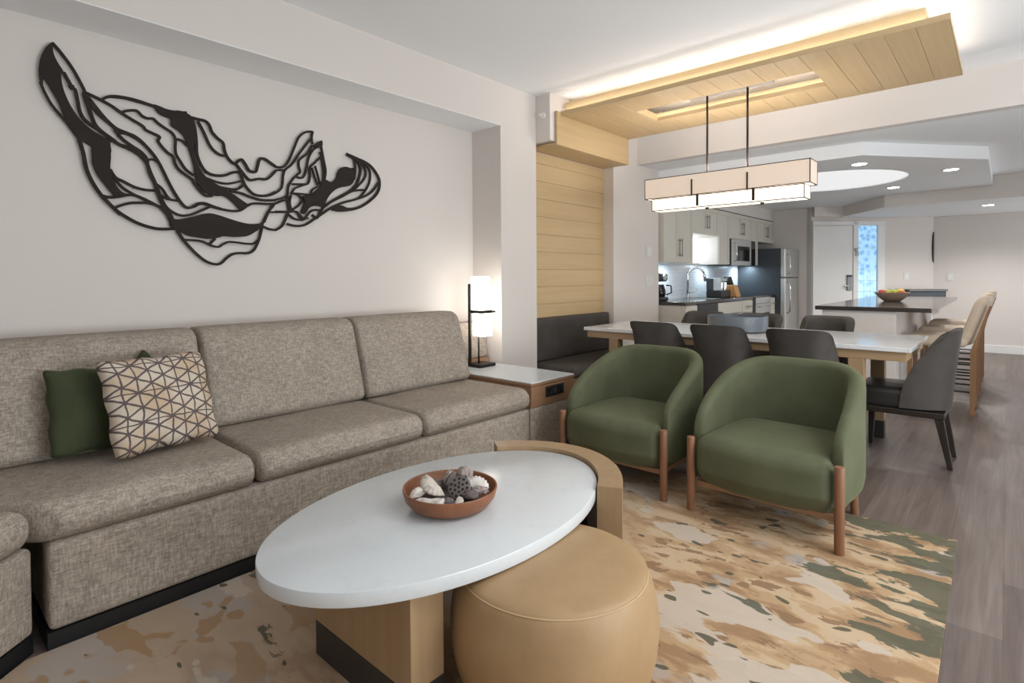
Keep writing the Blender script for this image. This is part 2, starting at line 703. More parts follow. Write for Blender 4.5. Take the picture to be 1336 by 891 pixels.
def make_pillow_pattern():
    """cream cloth with a grey lattice of triangles (UV)"""
    t = NT('triangle_print')
    c = t.n('ShaderNodeUVMap')
    wob = t.n('ShaderNodeTexNoise')
    t.l(c.outputs[0], wob.inputs['Vector'])
    wob.inputs['Scale'].default_value = 9
    add = t.n('ShaderNodeVectorMath', operation='MULTIPLY_ADD')
    t.l(wob.outputs['Color'], add.inputs[0])
    add.inputs[1].default_value = (.03, .03, 0)
    t.l(c.outputs[0], add.inputs[2])
    sep = t.n('ShaderNodeSeparateXYZ')
    t.l(add.outputs[0], sep.inputs[0])
    u = t.math('MULTIPLY', sep.outputs[0], 8.0)
    v = t.math('MULTIPLY', sep.outputs[1], 6.5)

    def line(x, w=.072):
        fr = t.math('FRACT', x)
        d = t.math('ABSOLUTE', t.math('SUBTRACT', fr, .5))
        return t.math('GREATER_THAN', d, .5-w)
    a = line(u, .062)
    b = line(t.math('ADD', t.math('MULTIPLY', u, .5), v))
    d = line(t.math('SUBTRACT', t.math('MULTIPLY', u, .5), v))
    h = t.math('MULTIPLY', line(t.math('MULTIPLY', v, .5), .022), 1.0)
    m = t.math('MAXIMUM', t.math('MAXIMUM', a, b), t.math('MAXIMUM', d, h))
    tone = t.n('ShaderNodeTexNoise')
    t.l(c.outputs[0], tone.inputs['Vector'])
    tone.inputs['Scale'].default_value = 3
    ground = t.ramp(tone.outputs['Fac'], [(.38, rgb(200, 176, 148)), (.56, rgb(212, 200, 184))])
    t.set(Base_Color=t.mix(m, ground, rgb(104, 94, 92)), Roughness=.9)
    t.b.inputs['Specular IOR Level'].default_value = .1
    return t.m


MT['pillow'] = make_pillow_pattern()


def make_grey_glass():
    t = NT('smoked_ribbed_glass')
    w = t.n('ShaderNodeTexWave', wave_type='BANDS', bands_direction='Z')
    t.l(t.coords((1, 1, 1)), w.inputs['Vector'])
    w.inputs['Scale'].default_value = 40
    t.set(Base_Color=rgb(112, 120, 128), Roughness=.18)
    t.b.inputs['Alpha'].default_value = .9
    t.bump(w.outputs['Fac'], .3, .003)
    return t.m


MT['greyglass'] = make_grey_glass()


def make_glass_block():
    t = NT('glass_block')
    b = t.n('ShaderNodeTexVoronoi')
    t.l(t.coords((12, 12, 12)), b.inputs['Vector'])
    b.inputs['Scale'].default_value = 1
    col = t.ramp(b.outputs['Distance'], [(.1, rgb(96, 160, 212)), (.6, rgb(168, 208, 236))])
    t.set(Base_Color=col, Roughness=.1)
    t.l(col, t.b.inputs['Emission Color'])
    t.b.inputs['Emission Strength'].default_value = .38
    return t.m


MT['glassblock'] = make_glass_block()
MT['blind'] = glow('sunlit_roller_blind', (.93, .97, 1, 1), 1.5)
MT['apple_green'] = plain('green_apple_skin', rgb(170, 178, 70), .35)
MT['apple_red'] = plain('red_apple_skin', rgb(176, 60, 50), .35)
MT['apple_yellow'] = plain('yellow_apple_skin', rgb(222, 186, 90), .35)
MT['knifewood'] = wood('knife_block_wood', rgb(214, 164, 104), rgb(186, 134, 80), 'Z')


# ------------------------------------------------------------------ the room
H1, H2, H3, HN, HC = 2.455, 2.33, 2.165, 2.446, 2.785
XL, XN, XW, XK = -3.055, -3.383, -3.19, -3.34
struct('floor', box(NB(), (-3.6, -2.8, -.1), (3.1, 12.6, 0)), MT['floor'])
struct('ceiling', box(NB(), (-3.6, -2.8, HC), (3.1, 5.6, HC+.1)), MT['ceiling'])
b = NB()
box(b, (-3.6, -2.8, 0), (XN, 3.285, HN))
box(b, (-3.6, -2.8, HN+.004), (XL, 3.285, HC))
box(b, (-3.6, 3.285, 0), (XL, 3.735, HC))
box(b, (-3.6, 3.735, 0), (XW, 5.0, HC))
box(b, (-3.6, 5.0, 0), (XL, 6.0, HC))
box(b, (XW, 3.737, 2.385), (-2.902, 4.998, HC))
struct('wall_left', b, MT['wall'])
struct('ceiling_recess', box(NB(), (XN, -2.8, HN), (XL, 3.285, HN+.004)), MT['ceiling'])
struct('wall_right', box(NB(), (3.0, -2.8, 0), (3.1, 12.6, 2.9)), MT['wall'])
struct('wall_back', box(NB(), (-3.6, -2.8, 0), (3.1, -2.7, 2.9)), MT['wall'])
struct('wall_kitchen', box(NB(), (-3.6, 6.0, 0), (XK, 10.22, H1)), MT['wall'])
struct('wall_kitchen_end', box(NB(), (XK, 10.12, 0), (-2.41, 10.22, H1)), MT['wall'])
struct('wall_bulkhead', box(NB(), (XK, 6.02, 2.152), (-3.004, 10.12, H2)), MT['wall'])
struct('wall_backsplash', box(NB(), (XK, 6.02, .92), (XK+.008, 9.34, 1.42)), MT['tile'])
struct('ceiling_beam', box(NB(), (XL, 5.5, H1), (3.0, 5.6, HC+.05)), MT['wall'])
struct('ceiling_passage', box(NB(), (-3.6, 5.6, H1), (3.1, 12.6, H1+.12)), MT['ceiling'])

# lowered kitchen ceiling with its round recess
b = NB()
outer = [(-3.4, 6.0), (-1.01, 6.0), (-.145, 7.07), (-.145, 9.12), (-1.22, 9.19), (-2.0, 10.4), (-3.3, 10.4)]
OC, OR = (-1.6, 7.45), .78
ov = [b.verts.new((x, y, H2)) for x, y in outer]
iv = [b.verts.new((OC[0]+OR*math.cos(2*PI*k/56), OC[1]+OR*math.sin(2*PI*k/56), H2)) for k in range(56)]
es = [b.edges.new((l[k], l[(k+1) % len(l)])) for l in (ov, iv) for k in range(len(l))]
bmesh.ops.triangle_fill(b, edges=es, use_beauty=True)
r = bmesh.ops.extrude_face_region(b, geom=b.faces[:])
bmesh.ops.translate(b, verts=[v for v in r['geom'] if isinstance(v, bmesh.types.BMVert)], vec=(0, 0, H1-H2-.001))
bmesh.ops.recalc_face_normals(b, faces=b.faces)
struct('ceiling_kitchen', b, MT['ceiling'])
struct('ceiling_soffit', prism(NB(), [(-1.279, 9.2), (3.0, 9.02), (3.0, 11.34), (-.905, 11.34), (-2.04, 10.325)], H3, H1-.001), MT['wall'])
struct('ceiling_soffit_underside', prism(NB(), [(-1.277, 9.203), (2.99, 9.023), (2.99, 11.345), (-.905, 11.345), (-2.045, 10.325)], H3-.004, H3-.0005), MT['ceiling'])

# far walls: the straight one, and the slanted entry wall
struct('wall_far', box(NB(), (-.903, 11.35, 0), (3.1, 11.45, H1)), MT['wall'])
struct('baseboard_far', box(NB(), (-.86, 11.332, 0), (3.0, 11.35, .125), .004), MT['white'])
P0 = Vector((-.903, 11.35, 0))
EM = Matrix(((r_0.x, -math.sin(YAW), 0, P0.x), (r_0.y, math.cos(YAW), 0, P0.y), (0, 0, 1, 0), (0, 0, 0, 1)))


def eb(bm, s0, s1, z0, z1, d0, d1, bev=0.0):
    """box on the slanted wall: s along it, z up, d out of it"""
    t = box(bmesh.new(), (s0, -d1, z0), (s1, -d0, z1), bev)
    bmesh.ops.transform(t, matrix=EM, verts=t.verts)
    bmesh.ops.recalc_face_normals(t, faces=t.faces)
    merge(bm, t)
    return bm


struct('wall_entry', eb(NB(), -2.0, 0, 0, H1, -.1, 0), MT['wall'])
struct('wall_entry_header', eb(NB(), -2.0, -1.49, H3, H1, .065, .10), MT['wall'])
d = struct('door_1', eb(NB(), -1.965, -1.335, 0, 2.03, .012, .03, .003), MT['white'])
b = NB()
eb(b, -1.998, -1.968, 0, 2.10, .003, .06)
eb(b, -1.332, -1.255, 0, 2.10, .003, .045)
eb(b, -1.968, -.82, 2.035, 2.10, .003, .045)
eb(b, -.932, -.82, 0, 2.033, .003, .045)
struct('trim_1', b, MT['white'])
b = NB()
for i in range(11):
    for j in range(3):
        eb(b, -1.25+.104*j+.004, -1.25+.104*(j+1)-.004, .05+i*.18+.004, .05+(i+1)*.18-.004, .004, .02, .006)
struct('window_1', b, MT['glassblock'])
b = NB()
eb(b, -1.252, -.934, .045, 2.033, .0005, .006)
struct('trim_2', b, MT['white'])

dh = thing('door_lock', 'grey electronic lock with lever handle on the white entry door', 'door lock', EM @ Vector((-1.40, -.03, 1.1)))
obj('lock_body', eb(NB(), -1.437, -1.362, .97, 1.205, .031, .055, .006), MT['steel_grey'], dh)
obj('card_reader', eb(NB(), -1.437, -1.362, 1.19, 1.225, .0315, .06, .003), MT['black_plastic'], dh)
b = NB()
eb(b, -1.50, -1.437, 1.035, 1.055, .06, .075, .004)
eb(b, -1.445, -1.42, 1.03, 1.06, .05, .076, .004)
obj('lever_handle', b, MT['nickel'], dh)
b = NB()
eb(b, -1.315, -1.27, 1.60, 1.66, .0455, .065, .003)
eb(b, -1.30, -1.255, 1.535, 1.60, .0455, .06, .003)
tag(obj('swing_latch', b, MT['nickel']), 'small nickel swing latch on the frame between entry door and glass blocks', 'door latch')

# oak plank cladding above the bench
b = NB()
z = .012
while z < 2.34:
    box(b, (XW+.001, 3.74, z), (XW+.016, 4.997, min(z+.1565, 2.35)), .002, 1)
    z += .16
box(b, (XW+.0005, 3.741, .01), (XW+.009, 4.996, 2.35))
tag(obj('wood_wall_panel', b, MT['oak']), 'light oak cladding of horizontal planks on the wall above the grey bench', 'wall panel')


def plate(name, lo, hi, rock, label, nx=1):
    t = thing(name, label, 'light switch', [(a+c)/2 for a, c in zip(lo, hi)])
    obj('cover_plate', box(NB(), lo, hi, .002), MT['switch'], t)
    bb = NB()
    for r_ in rock:
        box(bb, *r_, .001)
    obj('rocker', bb, MT['white'], t)
    return t


plate('light_switch', (XL+.0005, 5.685, 1.437), (XL+.008, 5.82, 1.565), [((XL+.0085, 5.70, 1.46), (XL+.014, 5.80, 1.54))], 'white wall control plate, the upper of two on the wall by the kitchen opening')
plate('light_switch', (XL+.0005, 5.675, 1.112), (XL+.008, 5.83, 1.25), [((XL+.0085, 5.695+.05*k, 1.14), (XL+.013, 5.73+.05*k, 1.22)) for k in range(3)], 'white wide switch plate, the lower of two on the wall by the kitchen opening')
plate('light_switch', (-.725, 11.341, 1.12), (-.64, 11.3495, 1.25), [((-.70, 11.336, 1.15), (-.665, 11.3405, 1.22))], 'white switch plate on the far wall beside the slanted entry wall')
t = thing('light_switch', 'white switch plate on the entry wall right of the glass blocks', 'light switch', EM @ Vector((-.44, -.004, 1.19)))
obj('cover_plate', eb(NB(), -.485, -.395, 1.13, 1.26, .001, .008, .002), MT['switch'], t)
obj('rocker', eb(NB(), -.455, -.425, 1.16, 1.23, .0085, .013, .001), MT['white'], t)

# sprinkler on the white end of the boxed duct
t = thing('sprinkler_head', 'small white sprinkler head on the white wall corner beside the oak ceiling', 'sprinkler', (-2.975, 3.735, 2.60))
obj('escutcheon', cyl(NB(), (-2.975, 3.7365, 2.60), (-2.975, 3.722, 2.60), .030, .026, 24), MT['white'], t, 40)
b = NB()
cyl(b, (-2.975, 3.7215, 2.60), (-2.975, 3.69, 2.60), .008, seg=12)
cyl(b, (-2.975, 3.69, 2.60), (-2.975, 3.685, 2.60), .014, seg=16)
obj('deflector', b, MT['white'], t, 40)

# slim curved ornament standing in for a mirror edge on the far wall corner
b = NB()
prof = [(-.25, 0)] + [(.25*math.sin(-PI/2+PI*k/16), .024*math.cos(-PI/2+PI*k/16)) for k in range(1, 16)] + [(.25, 0)]
tt = prism(bmesh.new(), [(a, c) for a, c in prof], -.012, .012)
bmesh.ops.transform(tt, matrix=Matrix(((0, -1, 0, -.002), (0, 0, -1, -.004), (1, 0, 0, 1.67), (0, 0, 0, 1))), verts=tt.verts)
bmesh.ops.transform(tt, matrix=EM, verts=tt.verts)
merge(b, tt)
bmesh.ops.recalc_face_normals(b, faces=b.faces)
tag(obj('wall_ornament', b, MT['bronze']), 'slim dark curved wall ornament at the corner where entry wall meets far wall', 'wall ornament')

# console against the entry wall
t = thing('wall_console', 'slim dark console shelf on the entry wall behind the kitchen island', 'console', EM @ Vector((-.3, -.17, 0)))
obj('body', eb(NB(), -.60, -.02, .865, .955, .002, .30, .004), MT['dark_blue'], t)
obj('top', eb(NB(), -.62, -.005, .956, .99, .002, .32, .004), MT['granite'], t)

# ------------------------------------------------------------------ oak ceiling canopy with cove light
ZC = 2.61
X0, X1, Y0, Y1 = -2.874, -.246, 3.86, 5.0
OX0, OX1, OY0, OY1 = -2.34, -.995, 4.20, 4.59
t = thing('oak_ceiling_canopy', 'light oak plank ceiling canopy with cove light hung above the dining table', 'ceiling canopy', ((X0+X1)/2, 4.43, ZC))
b = NB()
xs = [X1]
while xs[-1] > X0+.02:
    xs.append(max(X0, xs[-1]-.151))
for xa, xb in zip(xs[1:], xs[:-1]):
    g = .0012
    if xb <= OX0 or xa >= OX1:
        box(b, (xa+g, Y0, ZC), (xb-g, Y1, ZC+.03), .0015, 1)
    else:
        for ya, yb in ((Y0, OY0), (OY1, Y1)):
            box(b, (xa+g, ya, ZC), (xb-g, yb, ZC+.03), .0015, 1)
        if xa < OX0 < xb:
            box(b, (xa+g, OY0, ZC), (OX0, OY1, ZC+.03))
        if xa < OX1 < xb:
            box(b, (OX1, OY0, ZC), (xb-g, OY1, ZC+.03))
obj('plank_panel', b, MT['oak'], t)
b = NB()
box(b, (X0, Y0-.004, ZC), (X1+.004, Y0-.0002, ZC+.034))
box(b, (X1+.0002, Y0, ZC), (X1+.004, Y1, ZC+.034))
box(b, (OX0, OY1-.004, ZC), (OX1, OY1-.0002, ZC+.034))
box(b, (OX0, OY0+.0002, ZC), (OX1, OY0+.004, ZC+.034))
obj('fascia', b, MT['oak_x'], t)
b = NB()
box(b, (X0, Y0+.05, ZC+.0305), (X1-.11, Y0+.07, ZC+.118))
box(b, (X1-.13, Y0+.0705, ZC+.0305), (X1-.11, Y1-.03, ZC+.118))
box(b, (OX0-.06, OY1+.04, ZC+.0305), (OX1+.06, OY1+.06, ZC+.08))
box(b, (OX0-.06, OY0-.04, ZC+.0305), (OX0-.04, OY1+.04, ZC+.08))
box(b, (OX1+.04, OY0-.04, ZC+.0305), (OX1+.06, OY1+.04, ZC+.08))
obj('upstand', b, MT['oak_x'], t)
b = NB()
box(b, (X0+.02, Y0+.012, ZC+.031), (X1-.02, Y0+.024, ZC+.036))
box(b, (X1-.03, Y0+.04, ZC+.031), (X1-.018, Y1-.03, ZC+.036))
box(b, (OX0-.03, OY1+.018, ZC+.031), (OX1+.03, OY1+.03, ZC+.036))
box(b, (OX0-.03, OY0-.03, ZC+.031), (OX1+.03, OY0-.018, ZC+.036))
box(b, (X0+.02, Y0+.085, ZC+.095), (X1-.14, Y0+.095, ZC+.10))
box(b, (OX0-.03, OY1+.08, ZC+.06), (OX1+.03, OY1+.09, ZC+.066))
obj('led_strip', b, MT['led'], t)
b = NB()
box(b, (-2.899, 3.80, 2.353), (X0, 5.0, ZC+.03), .0015, 1)
box(b, (XW+.018, 3.80, 2.353), (-2.9, 5.0, 2.378), .0015, 1)
obj('drop_box', b, MT['oak'], t)
for x_ in (-2.45, -.6):
    for y_ in (4.05, 4.85):
        obj('hanger_rod', cyl(NB(), (x_, y_, ZC+.031), (x_, y_, HC), .006, seg=8), MT['white'], t)

# ------------------------------------------------------------------ downlights
for i, (x, y, zc, lab) in enumerate((
        (-1.11, 6.45, H2, 'lit round downlight in the kitchen ceiling nearest the hanging lamp'),
        (-.45, 7.46, H2, 'lit round downlight nearest the right edge of the kitchen ceiling'),
        (-1.085, 8.47, H2, 'lit round downlight between the round ceiling recess and the low soffit'),
        (-.202, 9.92, H3-.004, 'lit round downlight in the low soffit by the far wall'))):
    t = thing('downlight', lab, 'ceiling light', (x, y, zc), 0, 'recessed downlights')
    obj('trim_ring', lathe(NB(), [(.062, -.0005), (.082, -.0005), (.080, -.006), (.064, -.006), (.062, -.0005)], (x, y, zc), 28), MT['white'], t, 40)
    obj('lens', lathe(NB(), [(0, -.002), (.061, -.002), (.061, -.0045), (0, -.0045)], (x, y, zc), 28), MT['lamp_disc'], t)
    spot('downlight_beam', (x, y, zc-.02), 20 if i < 3 else 54, t)
# soft light of the round recess
t = tag(obj('round_ceiling_light', lathe(NB(), [(0, 0), (OR-.004, 0), (OR-.004, -.01), (0, -.01)], (OC[0], OC[1], H2+.022), 56), glow('recess_diffuser', (.98, .99, 1, 1), .34, (.85, .85, .85, 1)), None, 40), 'large round glowing recess in the kitchen ceiling', 'ceiling light')


# ------------------------------------------------------------------ rug
RT = .010
t = tag(obj('area_rug', prism(NB(), [(-.158, 3.212), (-2.322, 3.212), (-2.322, .255), (-1.655, -.485), (-1.655, -.9), (-.11, -.9)], .0005, RT, .002), MT['rug']), 'large abstract rug in tan, cream and olive under the coffee table and green chairs', 'rug')

# ------------------------------------------------------------------ sofa along the left wall
XF = -2.327
t = thing('sofa', 'long beige tweed sofa with loose cushions along the left wall', 'sofa', (-2.85, 1.5, 0))
obj('plinth', box(NB(), (-3.3, .313, 0), (XF-.004, 2.77, .06)), MT['plinth'], t)
obj('base', rbox(NB(), (-3.32, .317, .061), (XF, 2.772, .353), .022, 12), MT['sofa2'], t, True)
obj('back_frame', rbox(NB(), (-3.372, .302, .3535), (-3.215, 2.768, .92), .03, 10), MT['sofa2'], t, True)
for ya, yb in ((.322, .997), (1.003, 1.884), (1.890, 2.772)):
    def dome(w, u):
        w.z += .010*math.sin(w.y*9+u[0]*3)*max(0, u[2])*.25
        if ya < .5:
            yl = .325+min(0, w.x+2.33)*.905
            w.y = yb+(w.y-yb)/(ya-yb)*(yl-yb)
        return w
    obj('seat_cushion', rbox(NB(), (-3.2, ya, .354), (XF+.012, yb, .482), (.065, .03, .055), 18, (.008, .002, .012), dome), MT['sofa'], t, True)
for ya, yb in ((.12, 1.0), (1.004, 1.876), (1.880, 2.745)):
    def lean(w, u):
        w.x -= .30*(w.z-.48)
        return w
    obj('back_cushion', rbox(NB(), (-3.06, ya, .494), (-2.835, yb, .972), (.06, .025, .05), 18, (.012, .0, .006), lean), MT['sofa'], t, True)

# angled corner section coming towards the camera
t = thing('corner_sofa_section', 'angled beige tweed corner seat at the near end of the long sofa', 'sofa', (-2.362, .288, 0), math.radians(42.2))
obj('plinth', box(NB(), (-.84, -1.0, 0), (-.006, -.004, .06)), MT['plinth'], t, None, True)
obj('base', rbox(NB(), (-.85, -1.0, .061), (0, 0, .352), .022, 12), MT['sofa2'], t, True, True)
obj('seat_cushion', rbox(NB(), (-.85, -1.0, .353), (.014, .0, .482), (.055, .055, .055), 18, (.006, .003, .010)), MT['sofa'], t, True, True)

# ------------------------------------------------------------------ throw pillows


def pillow(name, w, h, th, mat, label, corner_pull=.06):
    bm = NB()
    n = 22
    uvl = bm.loops.layers.uv.new('UVMap')
    grid = {}
    for side in (1, -1):
        for i in range(n+1):
            for j in range(n+1):
                u, v = 2*i/n-1, 2*j/n-1
                if side == -1 and (i in (0, n) or j in (0, n)):
                    grid[side, i, j] = grid[1, i, j]
                    continue
                e = (1-u*u)*(1-v*v)
                cr = 1-.055*(u*u*v*v)**4
                x = u*w/2*(1-corner_pull*(1-v*v))*cr + .004*math.sin(9*v+w*7)*abs(u)
                z_ = v*h/2*(1-corner_pull*(1-u*u))*cr + .004*math.sin(8*u+h*9)*abs(v)
                y = side*(th/2*(e**.48)+.004) + .006*math.sin(5*u+3*v)*e
                grid[side, i, j] = bm.verts.new((x, y, z_))
    for side in (1, -1):
        for i in range(n):
            for j in range(n):
                q = [(i, j), (i+1, j), (i+1, j+1), (i, j+1)]
                f = bm.faces.new([grid[(side,)+k] for k in q])
                for lp, k in zip(f.loops, q):
                    lp[uvl].uv = (k[0]/n, k[1]/n)
    bmesh.ops.recalc_face_normals(bm, faces=bm.faces)
    o = obj(name, bm, mat, None, True)
    return tag(o, label, 'pillow', 'throw pillows on the sofa')


def set_on(o, base, facing, tilt, h, roll=0):
    """stand a pillow on the seat: base = middle of its lower edge, facing = heading of its front (deg), tilt = lean back (deg)"""
    ph, ta = math.radians(facing), math.radians(tilt)
    lift = abs(math.sin(math.radians(roll)))*h*.45
    loc = Vector(base)+Vector((-math.sin(ph)*math.sin(ta), math.cos(ph)*math.sin(ta), math.cos(ta)))*(h/2)+Vector((0, 0, lift))
    tilt = -tilt
    o.rotation_euler = (Matrix.Rotation(math.radians(facing), 4, 'Z') @ Matrix.Rotation(math.radians(tilt), 4, 'X') @ Matrix.Rotation(math.radians(roll), 4, 'Y')).to_euler()
    o.location = loc


p = pillow('throw_pillow', .435, .41, .14, MT['pillow'], 'cream throw pillow with grey triangle lattice print on the sofa')
set_on(p, (-2.612, .765, .512), 101, 20, .41)
p = pillow('throw_pillow', .31, .36, .09, MT['green_dark'], 'dark green throw pillow left of the triangle print pillow')
set_on(p, (-2.755, .545, .512), 97, 18, .36, 2)
p = pillow('throw_pillow', .25, .25, .04, MT['green_dark'], 'green throw pillow mostly hidden behind the triangle print pillow, its corner peeking out')
set_on(p, (-2.815, .745, .542), 92, 17, .25, 45)

# ------------------------------------------------------------------ end table
t = thing('end_table', 'oak end table with white stone top and power outlet at the sofa end', 'side table', (-2.85, 3.03, 0))
obj('upholstered_base', rbox(NB(), (-3.37, 2.787, .062), (XF-.004, 3.268, .352), .012, 10), MT['sofa2'], t, True)
obj('plinth', box(NB(), (-3.36, 2.79, 0), (XF-.01, 3.265, .06)), MT['plinth'], t)
obj('cabinet', box(NB(), (-3.375, 2.787, .353), (XF-.003, 3.268, .492), .002), MT['oak_brown'], t)
obj('top_frame', box(NB(), (-3.377, 2.783, .496), (XF, 3.273, .513), .002), MT['oak_brown'], t)
obj('stone_top', box(NB(), (-3.376, 2.785, .5135), (XF-.002, 3.271, .522), .002), MT['quartz'], t)
o = obj('outlet_plate', box(NB(), (XF-.0028, 2.936, .404), (XF+.006, 3.136, .476), .003), MT['black_plastic'], t)
for y_ in (2.975, 3.03, 3.085):
    obj('socket', box(NB(), (XF+.0062, y_-.016, .42), (XF+.0085, y_+.016, .46), .001), MT['black_glass'], o)


def leanb(w, u):
    w.x -= .2*(w.z-.57)
    return w


obj('back_rail', box(NB(), (-3.378, 2.79, .5225), (-3.185, 3.266, .566), .002), MT['oak_brown'], t)
obj('back_pad', rbox(NB(), (-3.335, 2.79, .567), (-3.19, 3.266, .86), .02, 10, (0, 0, 0), lambda w, u: Vector((w.x-.12*(w.z-.567) if u[0] > 0 else w.x, w.y, w.z))), MT['sofa'], t, True)

# ------------------------------------------------------------------ table lamp
LX, LY, LZ = -3.085, 3.075, .5226
t = thing('table_lamp', 'lit two-shade table lamp with black post on the end table', 'lamp', (LX, LY, LZ))
obj('base', box(NB(), (LX-.078, LY-.085, LZ), (LX+.078, LY+.085, LZ+.024), .003), MT['black'], t)
obj('post', box(NB(), (LX-.068, LY-.074, LZ+.0245), (LX-.046, LY-.058, 1.17), .002), MT['black'], t)
obj('stem', cyl(NB(), (LX-.01, LY-.015, LZ+.0245), (LX-.01, LY-.015, .765), .007, seg=14), MT['black'], t, True)
obj('upper_shade', rbox(NB(), (LX-.056, LY-.056, .964), (LX+.056, LY+.056, 1.228), .008, 12), MT['shade'], t, True)
obj('lower_shade', rbox(NB(), (LX-.046, LY-.046, .760), (LX+.066, LY+.066, .940), .008, 12), MT['shade'], t, True)
b = NB()
box(b, (LX-.068, LY-.058, .9405), (LX+.07, LY+.06, .9635), .003)
box(b, (LX+.05, LY+.04, .946), (LX+.09, LY+.075, .958), .003)
obj('bracket', b, MT['black'], t)

